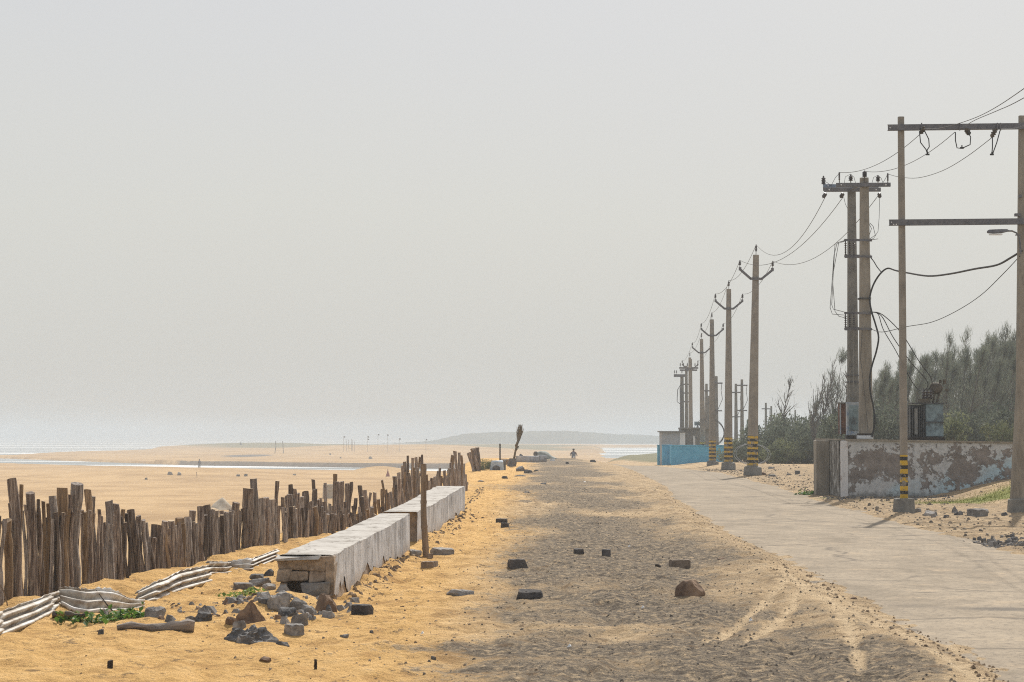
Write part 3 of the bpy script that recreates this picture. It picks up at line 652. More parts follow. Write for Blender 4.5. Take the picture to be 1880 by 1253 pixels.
# ------------------------------------------------------------------ rocks and bricks
def rock(name, m, label, cat, px, py, w, h, kind='rock', group=None, rz=None, z0=0.0, jag=1.0, depth=None, flat=0.0):
    """px,py image position of the foot centre; w,h its size in image pixels"""
    p = GT(px, py, z0); s = p.y / F; W = w * s; H = h * s; Dp = depth or W * R.uniform(.6, .9)
    if True:
        bm = bmesh.new(); bmesh.ops.create_icosphere(bm, subdivisions=4, radius=1)
        if kind == 'brick':
            for v in bm.verts:
                q = max(abs(v.co.x), abs(v.co.y), abs(v.co.z)); v.co = v.co.lerp(v.co / q * .86, .97)
        cuts = []
        for i in range({'rock': 15, 'brick': 0, 'boulder': 7}.get(kind, 9)):
            n = Vector((R.gauss(0, 1), R.gauss(0, 1), R.gauss(.2, .8))).normalized(); cuts.append((n, R.uniform(.52, .86) if kind != 'boulder' else R.uniform(.78, .92)))
        if kind == 'brick':
            for i in range(5): cuts.append((Vector((R.choice((-1, 1)), R.choice((-1, 1)), R.choice((-1, 1, 1))) ).normalized(), R.uniform(1.12, 1.42)))
            cuts.append((Vector((R.choice((-1, 1)), R.uniform(-.3, .3), R.uniform(-.3, .5))).normalized(), R.uniform(.72, .85)))
        elif kind == 'pyramid': cuts += [(Vector((math.cos(q), math.sin(q), .75)).normalized(), .46) for q in (.4, 2.3, 4.0, 5.4)]
        else: cuts.append((Vector((R.uniform(-.25, .25), R.uniform(-.3, .1), 1)).normalized(), .58 if kind != 'boulder' else .84))
        off = Vector((R.uniform(0, 99), R.uniform(0, 99), 0))
        for v in bm.verts:
            p0 = v.co.copy()
            for n, k in cuts:
                q = v.co.dot(n)
                if q > k: v.co -= n * (q - k) * .93
            v.co += p0 * (mnoise.noise(p0 * 2.2 + off) * .07 + mnoise.noise(p0 * 6 + off) * .05 + mnoise.noise(p0 * 14 + off) * .03) * (jag if kind != 'brick' else .55)
        zs = [v.co.z for v in bm.verts]; xs = [v.co.x for v in bm.verts]; yy = [v.co.y for v in bm.verts]
        mz, mx_, my_ = max(zs), max(max(xs), -min(xs)), max(max(yy), -min(yy))
        for v in bm.verts:
            v.co.x *= W / 2 / mx_; v.co.y *= Dp / 2 / my_; v.co.z = v.co.z / mz * H * (.94 if v.co.z > 0 else .5) + .02 * H
            if flat: v.co.z *= 1 - flat * 2 * v.co.x / W
        me = bpy.data.meshes.new(name); bm.to_mesh(me); bm.free(); me.materials.append(MATS[m])
        me.polygons.foreach_set('use_smooth', [True] * len(me.polygons)); me.set_sharp_from_angle(angle=math.radians(24))
        o = bpy.data.objects.new(name, me); COL.objects.link(o); o.location = p
        o.rotation_euler = (R.uniform(-.05, .05), R.uniform(-.06, .06), (R.uniform(-.35, .35) if kind == 'brick' else 0) if rz is None else rz)
    return tag(o, label, cat, group)
G1 = 'stones by the broken wall end'; G2 = 'bricks lying on the gravel strip'; G3 = 'rubble beside the road'
rock('rock', 'rock_brown', 'reddish-brown pointed rock left of the broken wall end', 'rock', 462, 1142, 78, 42, 'pyramid', G1)
rock('rock', 'rock_dark', 'low jagged blackish slab lying in front of the pointed brown rock', 'rock', 455, 1178, 112, 34, 'rock', G1, flat=.25, jag=4.0)
rock('rock', 'rock_grey', 'small grey lump under the left tip of the jagged dark slab', 'rock', 450, 1181, 34, 14, 'rock', G1)
rock('rock', 'rock_grey', 'rounded grey stone just in front of the wall end rubble', 'rock', 550, 1150, 35, 25, 'rock', G1)
rock('rock', 'rock_grey', 'ribbed grey fragment right of the jagged dark slab', 'rock', 540, 1165, 32, 20, 'brick', G1, rz=.5)
rock('rock', 'rock_grey', 'grey stone wedged below the pointed brown rock', 'rock', 437, 1157, 30, 18, 'rock', G1)
rock('rock', 'rock_brown', 'dark brown stone touching the left foot of the pointed rock', 'rock', 426, 1146, 26, 14, 'rock', G1)
rock('slab', 'rock_grey', 'thin grey slab tilted up on the sand left of the wall', 'slab', 447, 1080, 36, 10, 'brick', G1, rz=.3)
rock('slab', 'rock_grey', 'flat grey slab between the tilted slab and the wall', 'slab', 478, 1072, 44, 12, 'rock', G1)
rock('slab', 'rock_dark', 'dark squarish block on top of the slabs left of the wall', 'slab', 470, 1064, 28, 10, 'brick', G1)
rock('rock', 'rock_dark', 'dark stone leaning against the hidden left side of the wall', 'rock', 494, 1058, 24, 14, 'rock', G1)
rock('rock', 'rock_grey', 'grey stone at the left corner under the wall end', 'rock', 496, 1082, 30, 12, 'rock', G1)
rock('rock', 'rock_dark', 'dark stone beside the second green patch', 'rock', 478, 1100, 20, 13, 'rock', G1)
rock('rock', 'rock_dark', 'blackish stone a step below the second green patch', 'rock', 484, 1108, 22, 12, 'rock', G1)
for i, (px, py, w, h, m, l) in enumerate(((512, 1112, 46, 26, 'rock_grey', 'broad grey rubble lump filling the wall end foot on its left'), (545, 1118, 44, 22, 'rock_grey', 'broken grey block under the middle of the wall end'), (575, 1104, 36, 18, 'rock_grey', 'bluish flat stone under the pale brick of the wall end'), (600, 1122, 42, 34, 'rock_brown', 'tan squared stone carrying the right corner of the wall end'),
                                          (566, 1126, 34, 16, 'rock_grey', 'flat grey stone at the front edge of the wall rubble'), (600, 1134, 30, 14, 'rock_grey', 'pale flat stone at the right front of the wall rubble'), (602, 1124, 20, 16, 'rock_dark', 'black wedge stone on the pale flat stone at the wall corner'), (530, 1130, 40, 16, 'rock_dark', 'dark crumbled stone at the left front of the wall rubble'))):
    rock('rubble_stone', m, l, 'stone', px, py, w, h, 'rock', G1)
rock('rock', 'rock_grey', 'grey angular rock behind the driftwood log', 'rock', 283, 1134, 42, 22, 'rock', G1)
rock('rock', 'rock_dark', 'dark small rock right of the driftwood log', 'rock', 372, 1139, 36, 16, 'rock', G1)
rock('rock', 'rock_grey', 'small pointed rock above the dark rock near the log', 'rock', 376, 1124, 28, 14, 'pyramid', G1)
rock('rock', 'rock_grey', 'little grey rock at the right tip of the driftwood log', 'rock', 350, 1142, 20, 12, 'rock', G1)
rock('stone', 'rock_dark', 'little black stone on the sand left of the driftwood log', 'stone', 186, 1164, 13, 9, 'rock', G1)
rock('stone', 'rock_dark', 'flat black stone on open sand below the jagged dark slab', 'stone', 519, 1186, 26, 9, 'rock', G1)
rock('stone', 'rock_brown', 'brown lump in place of a dark dip in foreground sand between the two pegs', 'stone', 488, 1214, 26, 9, 'rock', G1)  # dark of a sand dip drawn as a solid brown lump
rock('brick', 'brick_dark', 'grey squared block standing on sand right of the wall end', 'brick', 665, 1129, 38, 20, 'brick', G1, rz=-.15)
rock('slab', 'rock_grey', 'grey flat slab left of the dark slab on the gravel edge', 'slab', 846, 1094, 54, 13, 'rock', G2, depth=.16)
rock('brick', 'brick_dark', 'blackish chunky slab in the foreground centre', 'brick', 970, 1098, 54, 18, 'rock', G2)
rock('brick', 'brick_dark', 'grey-black block on the sand edge behind the dark slab', 'brick', 951, 1040, 36, 14, 'brick', G2)
rock('brick', 'brick_dark', 'left brick of the two small dark ones on the gravel', 'brick', 1063, 1018, 19, 11, 'brick', G2, rz=.1)
rock('brick', 'brick_dark', 'right brick of the two small dark ones on the gravel', 'brick', 1113, 1018, 17, 10, 'brick', G2, rz=-.05)
rock('brick', 'brick_brown', 'long brown brick standing behind the rounded boulder', 'brick', 1248, 1042, 38, 15, 'brick', G2, rz=.12)
rock('stick', 'black_wood', 'short dark stick left of the long brown brick', 'stick', 1208, 1041, 16, 5, 'rock', G2)
rock('boulder', 'rock_brown', 'rounded brown boulder with a pale cracked top, largest on the gravel', 'rock', 1267, 1094, 56, 31, 'boulder', G2)
rock('brick', 'brick_dark', 'upper one of the two small bricks on orange sand', 'brick', 921, 958, 21, 6, 'brick', G2)
rock('brick', 'brick_dark', 'lower one of the two small bricks on orange sand', 'brick', 928, 968, 15, 8, 'brick', G2)
rock('slab', 'rock_grey', 'pale grey slab lying just right of the bamboo pole foot', 'slab', 812, 1019, 40, 13, 'brick', G2, rz=.2, depth=.3)
rock('brick', 'brick_brown', 'tilted brown brick in front of the bamboo pole', 'brick', 789, 1042, 28, 12, 'brick', G2, rz=-.4)
rock('brick', 'brick_brown', 'brown brick against the foot of the bamboo pole', 'brick', 790, 1024, 10, 8, 'brick', G2)
rock('brick', 'rock_grey', 'crumbled pieces left of the bamboo pole foot', 'rubble', 762, 1020, 26, 12, 'rock', G2)
rock('stone', 'rock_dark', 'lone dark pebble at the foreground sand edge', 'stone', 795, 1211, 12, 7, 'rock', G2)
rock('stone', 'rock_dark', 'dark pebble by itself on the near right of the road', 'stone', 1746, 1168, 13, 7, 'rock', G2)
rock('stone', 'rock_dark', 'small dark twig-like clod below the grey squared block', 'stone', 633, 1170, 18, 6, 'rock', G2)
rock('stone', 'rock_dark', 'small dark pebble right of the clod below the squared block', 'stone', 682, 1163, 8, 6, 'rock', G2)
rock('stone', 'rock_brown', 'flat dark fragment on the sand strip left of the road', 'stone', 1567, 1100, 16, 4, 'rock', G2)
rock('brick', 'rock_brown', 'thin reddish fragment on gravel right of the long brick', 'stone', 1326, 1027, 24, 3, 'rock', G2)
for (px, py, w, h, l) in ((955, 866, 18, 11, 'grey boulder left of a pair in front of the dead palm'), (970, 869, 18, 7, 'dark low boulder in the middle of the trio in front of the dead palm'), (985, 867, 12, 5, 'dark flat boulder right of the trio in front of the dead palm'),
                          (883, 885, 14, 3, 'thin brown brick on orange sand beyond the wall'), (926, 878, 14, 4, 'dark flat brick on orange sand right of the thin brown one'), (955, 875, 24, 3, 'long dark strip of brick in front of the boulder trio'),
                          (998, 890, 15, 4, 'dark fragment at the gravel edge past the wall'), (1042, 852, 8, 4, 'dark stone on the crest left of the distant rider'), (1089, 849, 12, 5, 'low dark lump on the road crest'), (968, 908, 22, 6, 'dark crumbs heaped on the dark strip beyond the wall')):
    rock('stone', 'rock_dark' if 'dark' in l else 'rock_grey', l, 'stone', px, py, w, h, 'rock', 'stones far along the bank')
for (px, py, w, h, k, m, l) in ((1707, 947, 32, 10, 'rock', 'rock_grey', 'flat grey rubble right of the striped post block'), (1757, 946, 16, 7, 'rock', 'rock_dark', 'small dark stone between rubble lumps near the striped post'), (1753, 941, 16, 13, 'pyramid', 'rock_grey', 'pointed grey stone on the right shoulder'), (1762, 947, 12, 9, 'rock', 'rock_grey', 'round stone leaning on the pointed grey one'),
                             (1797, 947, 36, 13, 'brick', 'rock_grey', 'broken pale concrete slab near the frame\'s right post'), (1845, 948, 14, 8, 'rock', 'rock_dark', 'dark stone left of the right post block'), (1684, 942, 16, 9, 'rock', 'rock_grey', 'grey stone touching the striped post block'), (1738, 951, 14, 6, 'rock', 'rock_dark', 'dark clod below the flat grey rubble'),
                             (1398, 873, 20, 7, 'rock', 'rock_brown', 'rounded pale boulder at the foot of the nearest row pole'), (1464, 871, 9, 7, 'brick', 'rock_dark', 'small dark block on the sand right of the nearest row pole'), (1447, 873, 10, 4, 'rock', 'rock_dark', 'dark stone left of the small dark block'), (1416, 861, 14, 4, 'rock', 'rock_grey', 'flat stones behind the nearest row pole'), (1418, 875, 18, 4, 'rock', 'rock_dark', 'dark flat rubble right of the pale boulder')):
    rock('stone', m, l, 'stone', px, py, w, h, k, G3)
# stone heap on the right shoulder
for i in range(16):
    px = R.uniform(1778, 1900); py = R.uniform(986, 1004)
    rock('stone', R.choice(('rock_grey', 'rock_dark')), 'stone of the loose grey heap on the right road shoulder', 'stone', px, py, R.uniform(7, 14), R.uniform(5, 9), 'rock', 'stones of the shoulder heap')
# pebbles: nobody could count them
def pebbles(name, n, sampler, m, rmin, rmax):
    mb = MB(); P = [sampler() for _ in range(n)]; Zs = terrain(np.array([p[0] for p in P]), np.array([p[1] for p in P]))
    for (x, y), z in zip(P, Zs):
        z = float(z); r = rmin + (rmax - rmin) * R.random() ** 3 * (1.6 if R.random() < .04 else 1)
        a = R.uniform(0, PI); vs = []
        for j in range(5):
            th = a + 2 * PI * j / 5; q = r * R.uniform(.7, 1.2); vs.append((x + math.cos(th) * q, y + math.sin(th) * q, z - .25 * r))
        q = R.uniform(.3, .6); hh = r * R.uniform(.45, .95)
        for j in range(3):
            th = a + 2 * PI * j / 3; vs.append((x + math.cos(th) * q * r, y + math.sin(th) * q * r, z + hh * R.uniform(.7, 1.1)))
        mb.add(vs, [(0, 1, 6, 5), (1, 2, 6), (2, 3, 7, 6), (3, 4, 7), (4, 0, 5, 7), (5, 6, 7)])
    return tag(mb.build(name, m), kind='stuff')
def s_gravel():
    while True:
        y = 10 * math.exp(R.uniform(.2, 2.4)); x = R.gauss(1.4, 1.3)
        if x > fence_x(y) + .3 and x < road_x(y) - 1.6: return x, y
def s_sand():
    while True:
        y = 10 * math.exp(R.uniform(.25, 1.9)); x = R.uniform(-4, 1)
        if x > fence_x(y) + .25: return x, y
def s_right():
    while True:
        y = R.uniform(24, 100); x = road_x(y) + 1.7 + abs(R.gauss(0, 1.7))
        if not (7.6 < x < 12.5 and 51.5 < y < 56): return x, y
pebbles('gravel', 9000, s_gravel, 'gravel', .005, .017)
pebbles('gravel', 700, s_sand, 'gravel_sand', .004, .018)
pebbles('gravel', 2600, s_right, 'gravel', .010, .05)
def s_heap(): return 6.5 + R.gauss(0, .5), 30.2 + R.gauss(0, .6)
pebbles('gravel', 800, s_heap, 'rock_grey', .012, .05)
def s_plat():
    return R.uniform(7.2, 10.2), 51.4 - abs(R.gauss(0, .9))
pebbles('rubble', 260, s_plat, 'rock_dark', .02, .055)
def s_frag():
    return -2.05 + R.gauss(0, .42), 18.35 + R.gauss(0, .5)
pebbles('rubble', 130, s_frag, 'rock_grey', .015, .075)
pebbles('rubble', 90, s_frag, 'rock_brown', .012, .05)
def s_walls():
    t = R.random(); x0, y0, x1, y1 = R.choice(((-1.56, 19.6, -1.27, 27.4), (-1.25, 29.4, -.85, 40.3), (-1.05, 42, -.95, 60)))
    return x0 + (x1 - x0) * t + abs(R.gauss(0, .12)) + .02, y0 + (y1 - y0) * t
pebbles('rubble', 700, s_walls, 'gravel_sand', .010, .045)
def s_edge():
    y = 10 * math.exp(R.uniform(.25, 2.2)); return float(road_x(y)) - 1.72 + R.gauss(0, .16), y
pebbles('rubble', 900, s_edge, 'gravel_sand', .006, .022)
# driftwood log, pegs, twigs, bottle
p = GT(284, 1160); s = p.y / F
mb = MB(); ks = 12
mb.tube([p + Vector(((i / (ks - 1) - .5) * 138 * s, .10 * (i / (ks - 1)), .03 + .012 * math.sin(i * .8))) for i in range(ks)], [(.022 + .0028 * i) * R.uniform(.8, 1.25) for i in range(ks)], 9, True, .2)
tag(mb.build('driftwood_log', 'driftwood', None, tuple(p), smooth=50, world=True), 'weathered grey driftwood log lying on sand below the vine patch', 'log')
for (px, top, py, w, l) in ((202, 1213, 1228, 8, 'short black wooden peg upright in the sand near the driftwood log'), (579, 1211, 1229, 6, 'thinner black wooden peg upright in bare foreground sand')):
    p = GT(px, py); s = p.y / F; h = (py - top) * s; mb = MB(); mb.box((0, 0, h / 2 - .03), (w * s, w * s * .8, h + .06), R.uniform(0, 1), .9, .004)
    tag(mb.build('wooden_peg', 'black_wood', None, tuple(p)), l, 'peg', 'pegs in the sand')
for (pts, l) in (([(165, 1122), (164, 1108), (172, 1090)], 'thin curved twig, left of three twigs across the rusty sheet'), ([(186, 1126), (180, 1114), (178, 1100)], 'short twig, middle of three across the rusty sheet'), ([(210, 1126), (196, 1110), (177, 1084)], 'thick black twig, right of three across the rusty sheet')):
    p = GT(*pts[0]); q = [p] + [D(a, b_, p.y + .1 * k + .05) for k, (a, b_) in enumerate(pts[1:])]
    tag(MB().tube(q, [.008, .006, .003], 6).build('twig', 'black_wood', None, tuple(p), world=True), l, 'twig', 'twigs over the rusty sheet')
p = GT(122, 1138); bt = empty('bottle', tuple(p), 'brown glass bottle lying under the edge of the near corrugated sheet', 'bottle')
mb = MB(); mb.disc_stack((-.11, 0, .035), (1, 0, 0), [(0, .03), (.005, .036), (.14, .036), (.18, .016), (.24, .014)], 12); mb.build('bottle_body', 'glass_brown', bt, smooth=40)
MB().disc_stack((-.07, 0, .035), (1, 0, 0), [(0, .0372), (.06, .0372)], 12).build('paper_band', 'label_paper', bt, smooth=40)
MB().disc_stack((.128, 0, .035), (1, 0, 0), [(0, .0165), (.02, .0165)], 10).build('cap', 'black_wood', bt, smooth=40)
# pale curved stalk at the left frame edge of the fence
p = GT(14, 1112); tag(MB().tube([p + Vector((.0, 0, 0)), p + Vector((-.03, -.02, .12)), p + Vector((-.09, -.02, .22))], [.006, .005, .003], 6).build('dry_stalk', 'bamboo', None, tuple(p), world=True), 'pale curved dry stalk against the first stakes', 'twig')
# litter and scraps
for (px, py, w, l) in ((1378, 1142, 7, 'white scrap of litter on the sand strip left of the road'), (775, 1166, 6, 'white scrap of litter in the sand below the squared block'), (1045, 1190, 8, 'white scrap of litter on the dark gravel band'), (1180, 1118, 6, 'white scrap of litter below the rounded boulder'), (1073, 886, 6, 'white scrap of litter far along the gravel strip'), (1155, 1005, 5, 'white scrap of litter near the two small dark bricks')):
    p = GT(px, py); s = p.y / F * w / 2; mb = MB()
    mb.add([(-s, -s, .004), (s, -s * .6, .012), (s * .8, s, .02), (-s * .7, s, .01), (0, 0, .03)], [(0, 1, 4), (1, 2, 4), (2, 3, 4), (3, 0, 4)])
    tag(mb.build('litter_scrap', 'bright_litter', None, tuple(p)), l, 'litter', 'white scraps of litter')
# bamboo pole
d = GT(782, 1022).y; root = empty('bamboo_pole', tuple(GT(782, 1022)), 'upright brown bamboo pole with a split top in front of the wall gap', 'pole')
b0 = Vector((0, 0, -.2)); t0 = D(776, 852, d) - root.location; mb = MB(); pts = []; rad = []
for i in range(41):
    t = i / 40; pts.append(b0.lerp(t0, t) + Vector((.006 * math.sin(t * 9), 0, 0))); rad.append((.042 - .010 * t) * (1.16 if i in (17, 26, 33, 9) else 1))
mb.tube(pts, rad, 12); mb.build('shaft', 'bamboo', root, smooth=40)
q = D(775, 836, d) - root.location; MB().tube([t0 + Vector((-.008, 0, -.15)), t0.lerp(q, .6) + Vector((-.01, 0, 0)), q], [.02, .017, .012], 8).build('split_tip', 'bark', root, smooth=40)
# ------------------------------------------------------------------ creeping plants
def vine(label, spots, n, size, m='leaf', name='creeper'):
    base = GT(*spots[0][:2]); mb = MB(); st = MB()
    for (px, py, w, h) in spots:
        c = GT(px, py); s = c.y / F
        for i in range(n):
            x = c.x + R.gauss(0, .38) * w * s; y = c.y + R.gauss(0, .12); z = TZ(x, y) + abs(R.gauss(.02, .5)) * h * s
            l = size * R.uniform(.6, 1.2); a = R.uniform(0, 2 * PI); el_ = R.uniform(-.2, 1.1)
            u = Vector((math.cos(a) * math.cos(el_), math.sin(a) * math.cos(el_), math.sin(el_))); w_ = u.cross(Vector((0, 0, 1))).normalized() * l * .42; up = w_.cross(u).normalized() * l * .12
            p = Vector((x, y, z)); o = len(mb.v)
            mb.v += [tuple(p), tuple(p + u * l * .5 + w_ + up), tuple(p + u * l), tuple(p + u * l * .5 - w_ + up)]
            mb.f += [(o, o + 1, o + 2), (o, o + 2, o + 3)]
            if i % 4 == 0: mb.tube([(x, y, TZ(x, y) - .01), (x + .005, y, z + .005)], .003, 4)
    root = empty(name, tuple(base), label, 'plant', 'green creepers on the sand')
    a = mb.build('foliage', m, root)
    for o in (a,):
        for v in o.data.vertices: v.co -= base
vine('bright green creeper growing along the foot of the rusty sheet', [(185, 1143, 40, 16), (215, 1140, 40, 20), (250, 1138, 34, 14), (135, 1150, 34, 8)], 75, .055)
vine('small pale green creeper on sand left of the dark stones', [(430, 1099, 36, 8), (462, 1091, 30, 6)], 60, .045, 'leaf_light')
vine('dark green weed at the foot of the platform\'s left pillar', [(1524, 907, 16, 26), (1500, 908, 20, 5), (1480, 909, 20, 4)], 130, .07)
# ------------------------------------------------------------------ poles
def rect_pole(mb, h, wb, wt, db, dt, z0=-.4):
    vs = []; c = .18
    for z, w, d_ in ((z0, wb, db), (h, wt, dt)):
        x, y = w / 2, d_ / 2; cx = min(w, d_) * c
        for (a, b_) in ((-x + cx, -y), (x - cx, -y), (x, -y + cx), (x, y - cx), (x - cx, y), (-x + cx, y), (-x, y - cx), (-x, -y + cx)): vs.append((a, b_, z))
    fs = [tuple(range(7, -1, -1)), tuple(range(8, 16))] + [(i, (i + 1) % 8, 8 + (i + 1) % 8, 8 + i) for i in range(8)]
    return mb.add(vs, fs)
def pin_insulator(h=.3, r=.055, discs=3):
    mb = MB(); pr = [(-.08, .012), (h * .25, .012)]
    for k in range(discs):
        z = h * (.3 + .6 * k / discs); pr += [(z, .02), (z + .01, r), (z + .03, r * .8), (z + .05, .02)]
    pr += [(h, .022), (h + .02, .012)]
    return mb.disc_stack((0, 0, 0), (0, 0, 1), pr, 9)
ROW = [(1381, 872, 1388, 468, .0), (1337, 862, 1338, 531, 0), (1308, 857, 1307, 587, 0), (1290.5, 853, 1288, 623, 0), (1269, 850, 1266.5, 657, 0)]
ORD = ('nearest', 'second', 'third', 'fourth', 'fifth and farthest')
def v_arm_pole(label):
    root = empty('utility_pole', (0, 0, 0), label, 'utility pole', 'striped concrete poles in a row along the road')
    rect_pole(MB(), 8.0, .40, .20, .30, .18).build('shaft', 'striped_row', root, smooth=40)
    mb = MB(); mb.box((0, 0, .12), (.62, .62, .34), 0, .92, .03); bevel(mb.build('base_block', 'concrete_grey', root), .02)
    for s in (-1, 1):
        mb = MB(); mb.bar((0, -.125, 7.12), (s * .22, -.125, 7.12), .05, .09); mb.bar((s * .20, -.125, 7.12), (s * .60, -.125, 7.46), .05, .085)
        mb.box((s * .59, -.125, 7.47), (.09, .09, .12)); arm = mb.build('v_arm', 'steel', root)
        pin_insulator(.24).build('insulator', 'insulator', root, (s * .60, -.125, 7.53), smooth=40)
    pin_insulator(.34, .05, 4).build('insulator', 'insulator', root, (0, 0, 8.03), smooth=40)
    return root
row = []
proto = v_arm_pole('nearest of the striped roadside poles, with V-shaped arms')
for i, (bx, by, tx, ty, _) in enumerate(ROW):
    d = 8.0 * F / (by - ty); b_ = D(bx, by, d); t = D(tx, ty, d)
    o = proto if i == 0 else copy_tree(proto)
    o.location = (b_.x, d, b_.z); o.rotation_euler = (0, (t.x - b_.x) / 8.0, R.uniform(-.05, .05))
    o['label'] = ('nearest', 'second', 'third', 'fourth', 'farthest')[i] + ' of the striped concrete poles with V-shaped arms along the road'
    row.append(o)
bpy.context.view_layer.update()
def wpt(o, v): return o.matrix_basis @ Vector(v)
def cable(name, m, a, b_, sag, r, label, cat='cable', group=None, n=18, extra=None):
    a = Vector(a); b_ = Vector(b_); pts = []
    for i in range(n + 1):
        t = i / n; p = a.lerp(b_, t); p.z -= sag * 4 * t * (1 - t); pts.append(p)
    mb = MB(); mb.tube(pts, r, 5)
    return tag(mb.build(name, m, None, tuple(a), smooth=True, world=True), label, cat, group)
def path_cable(name, m, pts, r, label, cat='cable', group=None, sub=5):
    P = [Vector(p) for p in pts]; q = []
    for i in range(len(P) - 1):
        p0 = P[max(i - 1, 0)]; p1 = P[i]; p2 = P[i + 1]; p3 = P[min(i + 2, len(P) - 1)]
        for k in range(sub):
            t = k / sub; q.append(.5 * ((2 * p1) + (p2 - p0) * t + (2 * p0 - 5 * p1 + 4 * p2 - p3) * t * t + (3 * p1 - p0 - 3 * p2 + p3) * t ** 3))
    q.append(P[-1]); mb = MB(); mb.tube(q, r, 6)
    return tag(mb.build(name, m, None, tuple(P[0]), smooth=True, world=True), label, cat, group)
TIPS = [('left arm', (-.60, -.125, 7.78)), ('pole top', (0, 0, 8.38)), ('right arm', (.60, -.125, 7.78))]
for i in range(4):
    for nm, v in TIPS:
        cable('overhead_wire', 'wire', wpt(row[i], v), wpt(row[i + 1], v), .35, .008, f'{nm} wire from the {ORD[i]} to the {ORD[i+1]} striped pole'.replace('fifth and farthest', 'farthest'), 'wire', 'wires along the striped poles')
# far secondary poles behind the row
FAR = [(1297, 705, 718, 12, 'first', 165), (1302, 727, 740, 8, '', 175), (1315, 691, 704, 22, '', 150), (1351, 705, 721, 20, '', 170), (1362, 697, 708, 20, '', 165), (1406, 740, 751, 16, '', 215), (1416, 746, 770, 14, '', 225), (1422, 758, 776, 10, '', 260), (1460, 753, 775, 10, '', 260)]
FL = ['thin far pole rising just right of the fourth striped pole', 'short far pole half hidden by the third striped pole', 'tall far pole just right of the third striped pole', 'left of two far crossarm poles between the second and nearest striped poles', 'right and taller of two far crossarm poles left of the nearest striped pole', 'small far pole with crossarm right of the nearest striped pole', 'small far pole next to the far crossarm pole among bushes', 'tiny far pole low in the bushes by the bare tree', 'tiny far pole under the windswept trees']
fp = None
for (px, top, arm, aw, _, d), l in zip(FAR, FL):
    t = D(px, top, d); gz = TZ(t.x, d); H = t.z - gz; za = D(px, arm, d).z - gz; w = aw / F * d
    root = empty('distant_pole', (t.x, d, gz), l, 'utility pole', 'distant poles beyond the row')
    rect_pole(MB(), H, .34, .18, .26, .16).build('shaft', 'concrete_grey', root, smooth=40)
    mb = MB(); mb.bar((-w / 2, -.12, za), (w / 2, -.12, za), .08, .10); mb.build('crossarm', 'steel', root)
    if w > .5:
        mb = MB(); zb = za - 1.9; mb.bar((-w / 2.2, -.12, zb), (w / 2.2, -.12, zb), .07, .08); mb.build('crossarm', 'steel', root)
        mb = MB(); mb.tube([(w / 2.2, -.1, za), (w / 2.6, -.1, za - .5), (w / 2, -.1, za - 1.1), (.1, -.1, za - 1.8)], .02, 5); mb.build('jumper_cable', 'wire', root)
# ------------------------------------------------------------------ double pole structure on the platform
def double_pole(label, dA, dB, pxA, pxB, topA, topB, zbase, sc_=1.0):
    a = D(pxA, topA, dA); b_ = D(pxB, topB, dB); root = empty('double_pole', (b_.x, dB, zbase), label, 'utility pole', 'double poles with crossarms')
    O = Vector((b_.x, dB, zbase)); ax_ = a.x - O.x; ay = dA - dB; HA = a.z - zbase; HB = b_.z - zbase
    m = MB(); rect_pole(m, HA, .29, .19, .26, .18, 0)
    pa = m.build('rear_shaft', 'concrete_grey', root, (ax_, ay, 0), smooth=40)
    m = MB(); rect_pole(m, HB, .33, .20, .28, .18, 0)
    pb = m.build('front_shaft', 'concrete', root, (0, 0, 0), smooth=40)
    return root, O, ax_, ay, HA, HB
PZ = 1.34
DP, O, axx, ayy, HA, HB = double_pole('tall double concrete pole with crossarms and switchgear on the platform', 54.2, 53.2, 1563.5, 1586.5, 346, 327, PZ)
root = DP
def lc(px, py, d): return D(px, py, d) - O
# crossarms: rear pair on pole A, front on pole B
for (x0, x1, y, d, m, h) in ((1513, 1617, 349, 54.05, 'steel', .10), (1511, 1613, 342, 54.40, 'steel_sheen', .09), (1535, 1635, 340, 53.05, 'steel', .10)):
    mb = MB(); mb.bar(lc(x0, y, d), lc(x1, y - .5, d), .06, h); bevel(mb.build('crossarm', m, root), .006)
    hb = MB()
    for q in (x0 + 9, x1 - 9): hb.disc_stack(lc(q, y, d) + Vector((0, -.035, 0)), (0, -1, 0), [(0, .018), (.01, .018)], 8)
    hb.build('bolt_plate', 'white_paint', root)
mb = MB(); mb.bar(lc(1560, 349, 54.0), lc(1592, 333, 53.2), .05, .06); mb.build('brace', 'steel', root)
INS = [(1512, 345, 54.4, .28, 4), (1541, 336, 53.05, .24, 1), (1562, 337, 54.05, .20, 3), (1587.5, 330, 53.02, .20, 5), (1612, 338, 54.05, .20, 3), (1630, 337, 53.05, .23, 1)]
for (px, py, d, h, k) in INS:
    pin_insulator(h, .06 if k > 2 else .022, k).build('insulator', 'insulator', root, tuple(lc(px, py, d)), smooth=40)
for (px, py, d, dx) in ((1516, 356, 54.05, -1), (1614, 356, 54.05, 1), (1548, 356, 54.05, -1)):
    MB().disc_stack(lc(px, py, d) , (dx * .3, 1, -.5), [(0, .015), (.03, .05), (.05, .02), (.08, .05), (.10, .02), (.13, .05), (.15, .015), (.2, .012)], 9).build('strain_insulator', 'insulator', root, smooth=40)
# jumper loops over the insulators
for pts in (((1550, 338), (1552, 325), (1562, 320), (1568, 326), (1571, 337)), ((1601, 336), (1604, 326), (1612, 322), (1618, 328), (1621, 336)), ((1526, 341), (1534, 326), (1541, 319)), ((1512, 332), (1519, 336), (1526, 342)), ((1621, 336), (1626, 328), (1630, 319)), ((1549, 362), (1552, 375), (1556, 383)), ((1615, 362), (1614, 400), (1612, 425), (1604, 438), (1596, 441))):
    MB().tube([lc(a, b_, 53.4) for a, b_ in pts], .006, 5).build('jumper_cable', 'wire', root)
